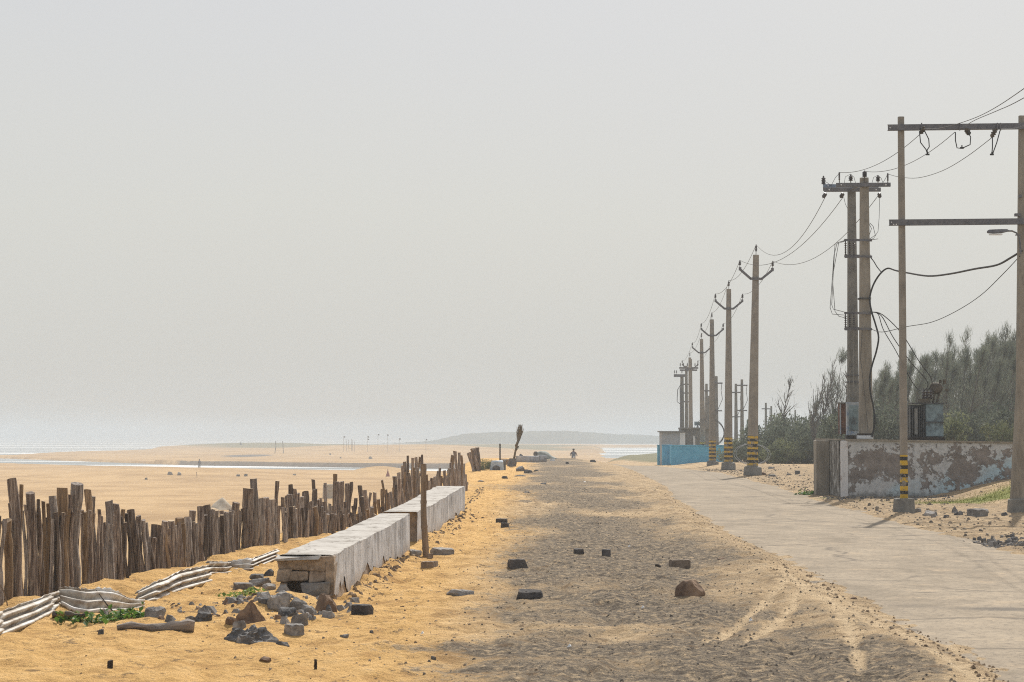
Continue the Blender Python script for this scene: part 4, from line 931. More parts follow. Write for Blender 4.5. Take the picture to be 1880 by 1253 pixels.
# switchgear brackets
for (ya, yb) in ((441, 471), (575, 604)):
    for y in (ya, yb):
        mb = MB(); mb.bar(lc(1551, y, 53.6), lc(1598, y, 53.6), .05, .05 if y == ya else .08); mb.bar(lc(1551, y, 53.9), lc(1600, y + 1, 52.95), .04, .05); mb.bar(lc(1575, y, 52.98), lc(1601, y + .5, 52.98), .03, .05)
        mb.build('switch_bracket', 'steel', root)
    for q in (1552.5, 1560, 1568):
        zt = lc(q, ya, 53.7); zb = lc(q, yb, 53.7); hh = zt.z - zb.z; pr = [(0, .012)]
        for k in range(6): pr += [(hh * (.1 + .13 * k), .015), (hh * (.13 + .13 * k), .04), (hh * (.16 + .13 * k), .015)]
        pr += [(hh, .014)]
        MB().disc_stack(zb, (0, 0, 1), pr, 8).build('fuse_switch', 'insulator', root, smooth=40)
for pts in (((1556, 441), (1537, 446), (1531, 470), (1526, 540), (1524, 565), (1528, 577), (1552, 579)), ((1556, 440), (1540, 445), (1530, 500), (1527, 560), (1530, 568), (1553, 574)), ((1552, 443), (1533, 449), (1529, 520), (1533, 572), (1540, 581), (1552, 584)), ((1596, 432), (1600, 420), (1596, 412)), ((1597, 439), (1607, 432), (1603, 416), (1597, 410)), ((1598, 441), (1612, 439))):
    MB().tube([lc(a, b_, 53.6) for a, b_ in pts], .0075, 5).build('jumper_cable', 'wire', root)
for y in (548, 550): 
    mb = MB(); mb.box(lc(1587, y, 53.2), (.295, .262, .015)); mb.build('strap', 'wire', root)
for y in (690, 702):
    mb = MB(); mb.box(lc(1564.5, y, 54.2), (.31, .29, .03)); mb.build('strap', 'steel', root)
mb = MB(); mb.tube([lc(1567, 600, 54.0), lc(1567, 806, 54.0)], .014, 6); mb.tube([lc(1559, 640, 54.0), lc(1560, 735, 54.0)], .012, 6); mb.build('conduit', 'concrete_grey', root)
mb = MB(); mb.tube([lc(1583, 604, 53.03), lc(1580, 660, 53.03), lc(1588, 730, 53.01), lc(1594, 800, 52.99)], .007, 5); mb.build('earth_wire', 'wire', root)
mb = MB(); mb.box(lc(1588, 803, 53.2), (.36, .31, .09)); bevel(mb.build('white_foot', 'white_paint', root), .01)
mb = MB(); mb.box(lc(1588, 798, 53.2), (.345, .30, .05)); mb.build('black_band', 'black_wood', root)
# wires from the double pole to the nearest striped pole
cable('overhead_wire', 'wire', D(1516, 360, 54.1), wpt(row[0], TIPS[1][1]), .85, .008, 'top wire sagging from the double pole to the nearest striped pole', 'wire', 'wires along the striped poles')
cable('overhead_wire', 'wire', D(1548, 362, 54.1), wpt(row[0], TIPS[0][1]), .75, .008, 'left wire sagging from the double pole to the nearest striped pole', 'wire', 'wires along the striped poles')
cable('overhead_wire', 'wire', D(1612, 360, 54.1), wpt(row[0], TIPS[2][1]), .70, .008, 'right wire sagging from the double pole to the nearest striped pole', 'wire', 'wires along the striped poles')
# far double pole
d5 = row[4].location.y
for (pA, pB, tA, tB, dA, dB, l) in ((1260, 1268, 672, 660, d5 + 4, d5 + 1.5, 'distant double pole with crossarms close behind the farthest striped pole'), ):
    gz = TZ(13.4, d5) ; R2, O2, a2, b2, H2, K2 = double_pole(l, dA, dB, pA, pB, tA, tB, gz)
    l2 = lambda px, py, d: D(px, py, d) - O2
    for (x0, x1, y, d) in ((1247, 1282, 676, dB - .2), (1248, 1280, 680, dA - .2)):
        mb = MB(); mb.bar(l2(x0, y, d), l2(x1, y, d), .08, .13); mb.build('crossarm', 'steel', R2)
    for q in (1249, 1255, 1262, 1276, 1281): pin_insulator(.3, .06, 3).build('insulator', 'insulator', R2, tuple(l2(q, 674, dB - .2)), smooth=40)
    for y in (706, 722, 738): mb = MB(); mb.bar(l2(1251, y, dA), l2(1264, y, dA), .1, .1); mb.build('switch_bracket', 'steel', R2)
dd = d5 + 12; t = D(1252, 690, dd); gz = TZ(t.x, dd); rt = empty('double_pole', (t.x, dd, gz), 'leftmost distant pole with a single crossarm above the grey hut', 'utility pole', 'double poles with crossarms'); l2 = lambda px, py, d: D(px, py, d) - Vector((t.x, dd, gz))
rect_pole(MB(), t.z - gz, .42, .26, .3, .2).build('shaft', 'concrete_grey', rt, smooth=40)
mb = MB(); mb.bar(l2(1237, 690, dd - .2), l2(1262, 690, dd - .2), .1, .22); mb.build('crossarm', 'steel', rt)
for q in (1238.5, 1242, 1252): pin_insulator(.3, .06, 3).build('insulator', 'insulator', rt, tuple(l2(q, 687, dd - .2)), smooth=40)
mb = MB(); mb.tube([l2(1249, 712, dd - .25), l2(1249, 722, dd - .25), l2(1250.5, 800, dd - .25)], .06, 5); mb.build('conduit', 'steel', rt)
mb = MB(); mb.tube([l2(1250, 706, dd - .2), l2(1244, 716, dd - .2), l2(1243, 738, dd - .2), l2(1249, 742, dd - .2)], .03, 5); mb.build('jumper_cable', 'wire', rt)
# ------------------------------------------------------------------ platform
PX0, PY0 = 7.82, 52.0
plat = empty('transformer_platform', (PX0, PY0, 0), 'raised masonry platform with peeling white paint under the transformer', 'platform')
def slab_grid(mb, x0, x1, z0f, z1f, y, n=60, mrows=12, amp=.012):
    for i in range(n + 1):
        t = i / n; x = x0 + (x1 - x0) * t
        for j in range(mrows + 1):
            s = j / mrows; z = z0f(x) + (z1f(x) - z0f(x)) * s
            mb.v.append((x, y + amp * float(fbm(np.array([x * 2.1]), np.array([z * 2.1]), 4, 12)[0]) * 2, z))
            if i and j:
                k = i * (mrows + 1) + j; m1 = mrows + 1; mb.f.append((k - m1 - 1, k - 1, k, k - m1))
ztop = lambda x: 1.345 - .016 * x
mb = MB(); slab_grid(mb, .19, 4.75, lambda x: -.3, ztop, .0)
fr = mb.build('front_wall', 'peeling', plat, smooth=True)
mb = MB()
yb = 4.2
mb.add([(.0, .10, -.3), (.0, yb, -.3), (.0, yb, 1.33), (.0, .10, 1.33), (4.75, .02, -.3), (4.75, yb, -.3), (4.75, yb, 1.26), (4.75, .02, 1.26)], [(0, 3, 2, 1), (4, 5, 6, 7), (1, 2, 6, 5)])
mb.build('side_wall', 'mossy', plat)
mb = MB(); mb.box((.105, .06, .51), (.17, .18, 1.66), 0, 1, .006); bevel(mb.build('pilaster', 'peeling_white', plat), .012)
mb = MB(); mb.add([(-.02, .06, 1.343), (4.78, -.035, 1.262), (4.78, yb, 1.262), (-.02, yb, 1.343), (-.02, .06, 1.385), (.19, -.05, 1.382), (4.78, -.05, 1.300), (4.78, yb, 1.30), (-.02, yb, 1.385), (.19, -.05, 1.340)], [(9, 1, 6, 5), (0, 9, 5, 4), (4, 5, 6, 7, 8), (0, 4, 8, 3), (1, 2, 7, 6), (0, 3, 2, 1, 9)])
mb.build('top_slab', 'concrete', plat)
mb = MB(); mb.box((-.17, 1.95, .50), (.33, .5, 1.70), 0, 1, .01); bevel(mb.build('side_pillar', 'concrete', plat), .015)
# ------------------------------------------------------------------ transformer
dT = 54.4; tb = D(1698, 806, dT); TR = empty('transformer', (tb.x, dT, 1.33), 'grey-blue oil transformer with cooling fins standing on the platform', 'transformer')
lt = lambda px, py, d=dT: D(px, py, d) - Vector((tb.x, dT, 1.33))
q0 = lt(1697, 805); q1 = lt(1729, 742); zt = q1.z
mb = MB(); mb.box(((q0.x + q1.x) / 2, .1, (q1.z + .10) / 2), (q1.x - q0.x, .62, q1.z - .10)); bevel(mb.build('tank', 'tank_paint', TR), .015)
mb = MB(); mb.box((q1.x / 2 + q0.x / 2 - .0, -.22, .46), (q1.x - q0.x + .02, .04, .03)); mb.box(((lt(1666, 0).x + q1.x) / 2, .1, zt + .012), (q1.x - lt(1668, 0).x + .04, .68, .03)); mb.build('rim', 'tank_dark', TR)
mb = MB(); r0 = lt(1667, 745); 
for k in range(9):
    x = r0.x + (q0.x - r0.x) * (k + .5) / 9; mb.box((x, .02, .47), (.016, .52 if k % 2 else .46, .76))
mb.box(((r0.x + q0.x) / 2, -.0, .86), (q0.x - r0.x, .1, .06)); mb.box(((r0.x + q0.x) / 2, 0, .1), (q0.x - r0.x, .1, .06)); mb.box(((r0.x + q0.x) / 2, .1, .47), (q0.x - r0.x, .25, .70))
mb.build('cooling_fins', 'tank_dark', TR)
mb = MB(); mb.box((lt(1672.5, 0).x, -.23, .48), (.075, .03, .64)); mb.build('name_panel', 'concrete_grey', TR)
mb = MB(); mb.box(((r0.x + q1.x) / 2, .05, .05), (q1.x - r0.x + .04, .6, .1)); mb.build('skid_base', 'black_wood', TR)
mb = MB(); c = lt(1697, 738); mb.box((c.x, .02, zt + .07), (.26, .3, .12)); mb.build('bushing_box', 'oily', TR)
for q in (1690, 1696.5, 1703):
    x = lt(q, 0).x; MB().disc_stack((x, .0, zt + .12), (0, 0, 1), [(0, .03), (.04, .055), (.07, .03), (.11, .05), (.14, .03), (.18, .05), (.20, .025), (.27, .012)], 10).build('bushing', 'insulator', TR, smooth=40)
mb = MB(); c1 = lt(1713, 713); c2 = lt(1731, 711); mb.disc_stack((c1.x, .1, c1.z), (c2.x - c1.x, .15, .0), [(0, .05), (.01, .12), (.05, .15), (.2, .15), (.25, .11), (.26, .04)], 14); mb.build('conservator_drum', 'oily', TR, smooth=40)
mb = MB(); mb.disc_stack((lt(1722, 0).x, .1, c1.z + .13), (0, 0, 1), [(0, .035), (.08, .035)], 8); mb.disc_stack((lt(1729, 0).x, .1, c1.z + .10), (.1, 0, 1), [(0, .04), (.12, .035)], 8); mb.box((lt(1733, 0).x, .1, c1.z - .05), (.08, .06, .06)); mb.build('valve', 'oily', TR)
for (a, b_) in ((1718, 1713), (1726, 1719)): MB().bar(lt(a, 722) + Vector((0, .1, 0)), lt(b_, 742) + Vector((0, .05, 0)), .045, .03).build('drum_strut', 'oily', TR)
# cabinets
p = D(1548, 806, 55.0); mb0 = empty('rusty_cabinet', (p.x, 55.0, 1.33), 'tall rusty cabinet behind the double pole, door missing', 'cabinet')
s = 55.0 / F; lo = .17; hh = (806 - 738) * s
mb = MB(); mb.box((0, .1, lo + (hh - lo) / 2), (13 * s, .30, hh - lo)); bevel(mb.build('cabinet_body', 'rust', mb0), .008)
mb = MB(); mb.box((-.01, .08, hh + .015), (19 * s, .42, .03)); mb.build('cabinet_roof', 'concrete_grey', mb0); mb = MB(); mb.box((-.075, -.055, lo + (hh - lo) / 2), (.03, .02, hh - lo)); mb.build('door_edge', 'cabinet', mb0)
for sx in (-.05, .06): MB().tube([(sx, .1, 0), (sx + .02, .1, lo)], .012, 5).build('leg', 'steel', mb0)
p = D(1566, 806, 53.75); mb0 = empty('meter_cabinet', (p.x, 53.75, 1.37), 'pale blue-grey meter cabinet between the two pole shafts', 'cabinet'); s = 53.75 / F
mb = MB(); mb.box((0, 0, .50), (24 * s, .16, 60 * s)); bevel(mb.build('cabinet_body', 'cabinet', mb0), .01)
mb = MB(); mb.box((0, -.09, .52), (17 * s, .02, 46 * s)); bevel(mb.build('door', 'tank_paint', mb0), .006)
mb = MB(); mb.box((0, -.0, .045), (25 * s, .17, .09)); mb.build('plinth', 'black_wood', mb0)
mb = MB(); mb.box((.04, -.105, .40), (.02, .02, .08)); mb.build('handle', 'steel', mb0)
# ------------------------------------------------------------------ portal frame
dH = 42.0; hb = D(1660, 941, dH); HF = empty('portal_frame', (hb.x, dH, TZ(hb.x, dH)), 'two-post steel and concrete frame with two crossbars and a striped post', 'power frame')
lh = lambda px, py, d=dH: D(px, py, d) - HF.location
tp_ = lh(1654, 215); hh = tp_.z
mb = MB(); rect_pole(mb, hh, .142, .115, .13, .11, -.2); o = mb.build('striped_post', 'striped_near', HF, smooth=40)
o.rotation_euler = (0, tp_.x / hh, 0)
mb = MB(); mb.box((0, 0, .10), (.385, .36, .34), .05, .90, .012); bevel(mb.build('base_block', 'concrete_grey', HF), .015)
rb = lh(1872, 945); rtp = lh(1875.5, 213)
mb = MB(); rect_pole(mb, 2.4, .37, .155, .32, .15, -.1); rect_pole(mb, rtp.z - rb.z, .153, .105, .148, .11, 2.4); o = mb.build('tapered_post', 'concrete', HF, (rb.x, 0, rb.z), smooth=40); o.rotation_euler = (0, (rtp.x - rb.x) / (rtp.z - rb.z), 0)
mb = MB(); mb.box((rb.x + .02, -.02, rb.z + .14), (.46, .42, .32), 0, .94, .01); bevel(mb.build('base_block', 'concrete_grey', HF), .015)
for (x0, y0, x1, y1, dd_) in ((1630, 234.5, 1898, 231.5, 41.88), (1632.5, 409, 1898, 406.5, 41.88)):
    a, b_ = lh(x0, y0, dd_), lh(x1, y1, dd_); mb = MB(); mb.bar(a, b_, .012, .115); mb.bar(a + Vector((0, .03, .055)), b_ + Vector((0, .03, .055)), .06, .008); mb.bar(a + Vector((0, .03, -.055)), b_ + Vector((0, .03, -.055)), .06, .008)
    mb.build('crossbar', 'steel', HF); hb_ = MB()
    for q in ((4, 0), (8, 4), (13, 4)) if y0 > 300 else ((4, 1),): hb_.disc_stack(lh(x0 + q[0], y0 + q[1] - .5, dd_) + Vector((0, -.008, 0)), (0, -1, 0), [(0, .014), (.006, .014)], 8)
    hb_.build('bolt_plate', 'white_paint', HF)
mb = MB(); mb.box(lh(1868, 395, 41.9), (.11, .08, .055)); mb.box(lh(1873, 361, 41.9), (.05, .06, .05)); mb.build('bracket', 'steel', HF)
# strain insulators and drop loops
LO = (((1688, 242), (1690, 262), (1700, 275), (1703, 284)), ((1697, 240), (1705, 256), (1706, 270), (1702, 276), (1703, 285))), (((1754, 243), (1754, 258), (1757, 272), (1766, 273), (1772, 270), (1781, 266), (1782, 252), (1776, 241)),), (((1822, 252), (1822, 270), (1821, 284)), ((1836, 240), (1830, 262), (1822, 284)))
for pts_, (ix, iy, ex, ey) in zip(LO, ((1697, 233, 1690, 246), (1773, 236, 1780, 248), (1829, 236, 1820, 253))):
    for pts in pts_: MB().tube([lh(a, b_, 41.8) for a, b_ in pts], .011, 5).build('drop_loop', 'cable_black', HF, smooth=True)
    a = lh(ix, iy, 41.8); e = lh(ex, ey, 41.9) - a; n_ = e.length
    MB().disc_stack(a, e, [(0, .02), (n_ * .2, .03), (n_ * .3, .055), (n_ * .45, .03), (n_ * .55, .055), (n_ * .7, .03), (n_ * .8, .05), (n_, .015)], 9).build('strain_insulator', 'oily', HF, smooth=40)
for (px, w) in ((1692, 3), (1762, 3), (1831, 2), (1837, 2)):
    mb = MB(); mb.bar(lh(px, 240, 41.82), lh(px, 226, 41.82), .03, .02); mb.build('clamp', 'steel', HF)
for px, py in ((1703, 284), (1766, 272), (1821, 284)):
    mb = MB(); mb.box(lh(px, py, 41.8), (.07, .04, .03)); mb.bar(lh(px, py - 5, 41.8), lh(px, py + 1, 41.8), .02, .02); mb.build('clamp', 'cable_black', HF)
# street lamp on the right post
SL = empty('street_lamp', tuple(D(1872, 465, 41.8)), 'dark street lamp head on a bent arm reaching left from the tapered post', 'street lamp'); ll = lambda px, py, d=41.75: D(px, py, d) - SL.location
MB().tube([ll(1874, 467), ll(1873, 450), ll(1871, 437), ll(1866, 428), ll(1858, 424.5), ll(1850, 424.5)], .016, 8).build('arm', 'steel', SL, smooth=40)
mb = MB(); prof = [(1852, 424.5, .02, .02), (1849, 424.5, .05, .035), (1840, 426, .12, .05), (1826, 426.5, .14, .05), (1815, 426.5, .11, .045), (1812, 427, .05, .02)]
for i, (px, py, w, h) in enumerate(prof):
    c = ll(px, py); mb.v += [(c.x, c.y - w / 2, c.z - h * .5), (c.x, c.y + w / 2, c.z - h * .5), (c.x, c.y + w / 2 * .7, c.z + h), (c.x, c.y - w / 2 * .7, c.z + h)]
    if i:
        a, b_ = (i - 1) * 4, i * 4
        for j in range(4): mb.f.append((a + j, b_ + j, b_ + (j + 1) % 4, a + (j + 1) % 4))
mb.f += [(0, 1, 2, 3), (23, 22, 21, 20)]; bevel(mb.build('lamp_head', 'steel', SL), .008)
mb = MB(); c = ll(1828, 430.5); mb.box((c.x, c.y, c.z - .005), (.24, .11, .02)); mb.build('lens', 'white_paint', SL)
mb = MB(); mb.bar(ll(1864, 432), ll(1874, 432), .03, .02); mb.build('clamp', 'steel', SL)
# ------------------------------------------------------------------ wires and cables round the frame
W = 'wires of the portal frame'
cable('overhead_wire', 'wire', D(1690, 246, 41.9), D(1541, 317, 53.05), .22, .0065, 'left thin wire from the portal frame to the double pole', 'wire', W)
cable('overhead_wire', 'wire', D(1753, 243, 41.9), D(1588, 315, 53.0), .25, .0065, 'middle thin wire from the portal frame to the double pole', 'wire', W)
path_cable('overhead_wire', 'wire', [D(1820, 254, 41.9), D(1775, 288, 43.4), D(1730, 314, 45.5), D(1685, 327, 48.5), D(1650, 325, 51.5), D(1631, 320, 53.05)], .0065, 'slack right wire hanging between the portal frame and the double pole', 'wire', W)
path_cable('overhead_wire', 'wire', [D(1696, 237, 41.8), D(1725, 236, 39), D(1770, 224, 36), D(1815, 205, 32), D(1880, 163, 27), D(2060, 30, 20), D(2600, -420, 12)], .006, 'first of two crossing wires leaving the frame towards the upper right', 'wire', W)
path_cable('overhead_wire', 'wire', [D(1765, 236, 41.8), D(1790, 221, 38), D(1830, 204, 34), D(1880, 180, 29), D(2080, 60, 20), D(2700, -380, 12)], .006, 'second of two crossing wires leaving the frame towards the upper right', 'wire', W)
path_cable('overhead_wire', 'wire', [D(1838, 237, 41.8), D(1855, 237, 39), D(1882, 231, 36), D(1990, 190, 26), D(2500, -60, 15)], .006, 'pale wire leaving the frame just under the right end of the top bar', 'wire', W)
path_cable('power_cable', 'cable_black', [D(1876, 461, 41.9), D(1855, 474, 42.5), D(1830, 487, 43.5), D(1790, 494, 45), D(1745, 503, 47), D(1705, 507, 49), D(1665, 501, 51), D(1645, 497, 52), D(1630, 493, 52.6), D(1617, 502, 52.8), D(1605, 520, 52.9), D(1598, 540, 52.95), D(1597, 555, 52.95), D(1601, 575, 52.9), D(1608, 598, 52.9), D(1613, 620, 52.9), D(1609, 645, 52.9), D(1602, 668, 52.95), D(1597.5, 690, 52.95), D(1598, 720, 52.95), D(1604, 750, 52.95), D(1606, 775, 52.95), D(1601, 803, 53.0)], .022, 'thick black cable swinging from the frame down the double pole', 'cable', W)
path_cable('power_cable', 'cable_black', [D(1873, 470, 41.9), D(1840, 505, 43), D(1800, 543, 45), D(1755, 572, 47), D(1710, 592, 49.5), D(1665, 600, 51.5), D(1620, 610, 52.6), D(1599, 604, 52.95)], .008, 'thin dark cable sagging from the frame to the lower pole bracket', 'cable', W)
for k, (q, l) in enumerate((([(1598, 573), (1612, 577), (1622, 606), (1645, 645), (1668, 690), (1683, 713), (1690, 717)], 'lowest of three cables running down to the transformer bushings'), ([(1598, 573), (1618, 580), (1640, 620), (1672, 665), (1700, 697), (1703, 710), (1697, 718)], 'middle of three cables running down to the transformer bushings'), ([(1598, 573), (1620, 578), (1655, 612), (1685, 660), (1708, 692), (1711, 706), (1704, 716)], 'topmost of three cables running down to the transformer bushings'))):
    path_cable('transformer_cable', 'cable_black', [D(a, b_, 53.0 + 1.4 * i / 6) for i, (a, b_) in enumerate(q)], .011, l, 'cable', 'cables down to the transformer')
path_cable('guy_wire', 'cable_black', [D(1599, 474, 53.0), D(1604, 480, 53), D(1610, 490, 53), D(1618, 500, 52.9)], .012, 'short beaded stay from the pole bracket to the thick cable', 'cable', W)
# ------------------------------------------------------------------ hut and blue wall
dB = 138.0
def zat(px, d): return TZ(D(px, 850, d).x, d)
p = D(1232, 848, dB); BW = empty('boundary_wall', (p.x, dB, p.z), 'bright blue low boundary wall behind the far striped poles', 'wall'); lb = lambda px, py, d=dB: D(px, py, d) - BW.location
hW = lb(1232, 819).z
for (x0, x1, d, top, nm) in ((1232, 1331, dB, 819, 'front_panel'), (1216, 1234, dB + 5, 818.5, 'side_panel'), (1207, 1217, dB + 9, 818.5, 'rear_panel')):
    a, b_ = lb(x0, 848, d), lb(x1, 848, d); z1 = lb(x0, top, d).z; mb = MB(); mb.box(((a.x + b_.x) / 2, a.y + .12, z1 / 2 - .25), (b_.x - a.x, .24, z1 + .5)); bevel(mb.build(nm, 'blue_paint', BW), .02)
    mb = MB(); mb.box(((a.x + b_.x) / 2, a.y + .12, z1 + .03), (b_.x - a.x + .06, .32, .06)); mb.build('coping', 'blue_paint', BW)
mb = MB(); a = lb(1233, 830, dB); e = lb(1218, 830, dB + 5); mb.bar((a.x + .1, .24, hW / 2 - .1), (e.x + .5, 5, hW / 2 - .1), .2, hW + .2); mb.build('side_panel', 'blue_paint', BW)
p = D(1250, 840, dB + 7); HU = empty('grey_hut', (p.x, dB + 7, zat(1250, dB + 7)), 'small grey flat-roofed hut behind the blue wall', 'hut'); lu = lambda px, py, d=dB + 7: D(px, py, d) - HU.location
a, b_ = lu(1215, 794), lu(1252, 794); c_ = lu(1312, 788)
mb = MB(); mb.box(((a.x + b_.x) / 2, 1.2, a.z / 2 - .2), (b_.x - a.x, 2.4, a.z + .4)); mb.build('wall', 'hut_grey', HU)
mb = MB(); mb.box(((b_.x + c_.x) / 2 + .02, 1.9, c_.z / 2 - .2), (c_.x - b_.x, 2.4, c_.z + .4)); mb.build('wall', 'concrete_grey', HU)
mb = MB(); mb.box(((a.x + b_.x) / 2, 1.15, a.z + .04), (b_.x - a.x + .25, 2.7, .08)); mb.build('roof', 'concrete_grey', HU)
mb = MB(); mb.box(((b_.x + c_.x) / 2 + .05, 1.85, c_.z + .05), (c_.x - b_.x + .1, 2.7, .10)); mb.build('roof', 'concrete_grey', HU)
q = lu(1253, 810); mb = MB(); mb.box((q.x, -.03, q.z), (.36, .05, 1.1)); mb.build('door', 'white_paint', HU)
q = lu(1276, 812); mb = MB(); mb.box((q.x, .67, q.z), (.14, .04, .8)); mb.build('window', 'white_paint', HU)
p = D(1281, 778, dB + 10); mb = MB(); 
SG = empty('sign_board', (p.x, dB + 10, zat(1281, dB + 10)), 'small dark green board on a post above the hut roof', 'sign'); z_ = p.z - SG.location.z
mb.box((0, 0, z_), (.46, .05, .26)); mb.build('board', 'tank_paint', SG); MB().tube([(0, .06, 0), (0, .06, z_)], .04, 6).build('post', 'steel', SG)
# pale hoop behind the nearest striped pole
p = D(1379, 850, 104); r = 30 / F * 104; HP = MB()
for k, dx in ((0, 0), (1, .12)):
    HP.tube([Vector((math.cos(t) * r * 1.05 + dx, math.sin(t) * r * .45 + k * .2, .05 + r * .62 * (1 + math.sin(t)))) for t in np.linspace(0, 2 * PI, 33)], .011, 6, False)
o = HP.build('pipe_coil', 'hut_grey', None, (p.x, 104, TZ(p.x, 104)), smooth=True); tag(o, 'large loose coil of pale pipe leaning behind the nearest striped pole', 'coil')
p = D(1322, 845, 128); HP = MB(); r = .95
for k in range(4):
    HP.tube([Vector((math.cos(t) * r * (1 - .07 * k) + .05 * k, math.sin(t) * r * .5, .75 + r * (.95 - .06 * k) * math.sin(t))) for t in np.linspace(0, 2 * PI, 33)], .012, 5, False)
tag(HP.build('cable_coil', 'wire', None, (p.x, 135, TZ(p.x, 135) + 1.1), smooth=True), 'dark coil of thick cable hanging between the second and third striped poles', 'coil')
# ------------------------------------------------------------------ trees
def casuarina(seed, H, lean, bare, spread=.19, nb=54, nn=15):
    rr = random.Random(seed); tr = MB(); fo = MB()
    K = 9; tp = []
    for i in range(K):
        t = i / (K - 1); tp.append(Vector((lean * H * t ** 1.5 + .10 * math.sin(t * 5 + seed), .06 * math.sin(t * 4 + seed * 2), H * t * (1 - .1 * abs(lean)))))
    tr.tube([Vector((0, 0, -.3))] + tp, [.075 * H / 6] + [.07 * H / 6 * (1 - .9 * i / (K - 1)) for i in range(K)], 6)
    def at(t):
        q = t * (K - 1); i = min(int(q), K - 2); return tp[i].lerp(tp[i + 1], q - i)
    def spray(p, d, n, l):
        for _ in range(n):
            u = (d + Vector((rr.gauss(0, .28), rr.gauss(0, .28), rr.gauss(0.25, .3)))).normalized(); q = p + Vector((rr.gauss(0, .10), rr.gauss(0, .10), rr.gauss(0, .10))); ln = l * rr.uniform(.5, 1.2)
            w = u.cross(Vector((rr.uniform(-1, 1), rr.uniform(-1, 1), rr.uniform(-1, 1)))).normalized() * rr.uniform(.006, .013)
            o = len(fo.v); fo.v += [tuple(q - w), tuple(q + w), tuple(q + u * ln + w * .3), tuple(q + u * ln - w * .3)]; fo.f.append((o, o + 1, o + 2, o + 3))
    for i in range(nb):
        t = 1 - .88 * rr.random() ** 1.25 if not bare else rr.uniform(.25, 1.0); b0 = at(t); a = rr.uniform(0, 2 * PI); ln = H * spread * (1.10 - t) ** 1.15 * rr.uniform(.5, 1.3) + .26
        up = rr.uniform(1.0, 2.6); d = Vector((math.cos(a) + lean * 1.4, math.sin(a), up)).normalized(); pts = [b0]; p = b0.copy()
        for k in range(4):
            d = (d + Vector((rr.gauss(lean * .2, .12), rr.gauss(0, .12), rr.gauss(.12, .10)))).normalized(); p = p + d * ln / 4; pts.append(p.copy())
        kb = 1.7 if bare else 1.15; tr.tube(pts, [kb * (.022 * (1.2 - t) + .006), kb * (.016 * (1.2 - t) + .006), .010 * kb, .008 * kb, .004 * kb], 4, False)
        for k in range(1, 5):
            n = int(nn / 4 * (rr.uniform(.1, .9) if bare else rr.uniform(.7, 1.3))); spray(pts[k], d, n, .34 if not bare else .28)
        for k in range(3):     # twigs
            j = rr.choice((1, 2, 3)); e = (d + Vector((rr.gauss(0, .5), rr.gauss(0, .5), rr.gauss(.2, .3)))).normalized(); q = pts[j]; z = q + e * ln * rr.uniform(.25, .5)
            tr.tube([q, q.lerp(z, .5) + Vector((0, 0, -.02)), z], [.008, .006, .003], 3, False); spray(z, e, int(nn / 5 * (.25 if bare else 1)), .3)
    return tr, fo
TREES = {}
def tree_obj(kind, key, seed, H, lean, bare, label, group, **kw):
    if key not in TREES:
        tr, fo = casuarina(seed, H, lean, bare, **kw)
        root = bpy.data.objects.new('casuarina_tree', None); COL.objects.link(root); tag(root, label, 'tree', group)
        tr.build('trunk', 'tree_bark', root, smooth=True); fo.build('crown', 'needles', root); TREES[key] = root; return root, True
    return copy_tree(TREES[key]), False
FG = 'casuarina wood on the right'
FLB = 'slender grey-green casuarina in the wood behind the platform'
k = 0
def ftop(px): return np.interp(px, [1560, 1600, 1650, 1700, 1750, 1800, 1860, 1900, 2100], [668, 680, 664, 648, 640, 626, 615, 620, 610])
for d in (96, 103, 110, 118, 127):
    px = 1588 + R.uniform(0, 20)
    while px < (1960 if d < 120 else 1940):
        t = D(px, ftop(px) + R.uniform(2, 50) + (110 - d) * .9, d); gz = TZ(t.x, d); H = t.z - gz; v = R.randrange(6)
        o, _ = tree_obj('c', ('c', v), 10 + v, 6.5, .10 + .05 * (v % 3), False, FLB, FG)
        s = H / 6.5; o.location = (t.x - .15 * H, d + R.uniform(-2, 2), gz); o.scale = (s * R.uniform(.9, 1.15), s, s * R.uniform(.95, 1.05)); o.rotation_euler = (0, R.uniform(-.10, .12), R.uniform(-.9, .7)); k += 1
        px += R.uniform(10, 20)
# windswept open trees at the left edge of the wood
WS = [(1437, 795, 1448, 700, 118, .45, True, 'bare windswept tree standing alone above the bushes'), (1484, 800, 1512, 690, 112, .5, True, 'leftmost leaning windswept tree beside the double pole'), (1500, 815, 1530, 668, 110, .35, True, 'second leaning windswept tree left of the double pole'), (1520, 812, 1548, 662, 112, .25, False, 'fuller dark tree just left of the double pole'), (1540, 812, 1566, 680, 108, .2, True, 'thin open tree right behind the rusty cabinet'), (1492, 830, 1500, 745, 104, .25, True, 'small leaning sapling in front of the windswept trees')]
for i, (bx, by, tx, ty, d, ln, bare, l) in enumerate(WS):
    t = D(tx, ty, d); gz = TZ(t.x, d); H = max(t.z - gz, 2); b_ = D(bx, by, d)
    o, _ = tree_obj('w', ('w', i), 40 + i, H, (t.x - b_.x) / H, bare, l, None, spread=.36, nb=26, nn=13 if bare else 30)
    o.location = (b_.x, d, gz)
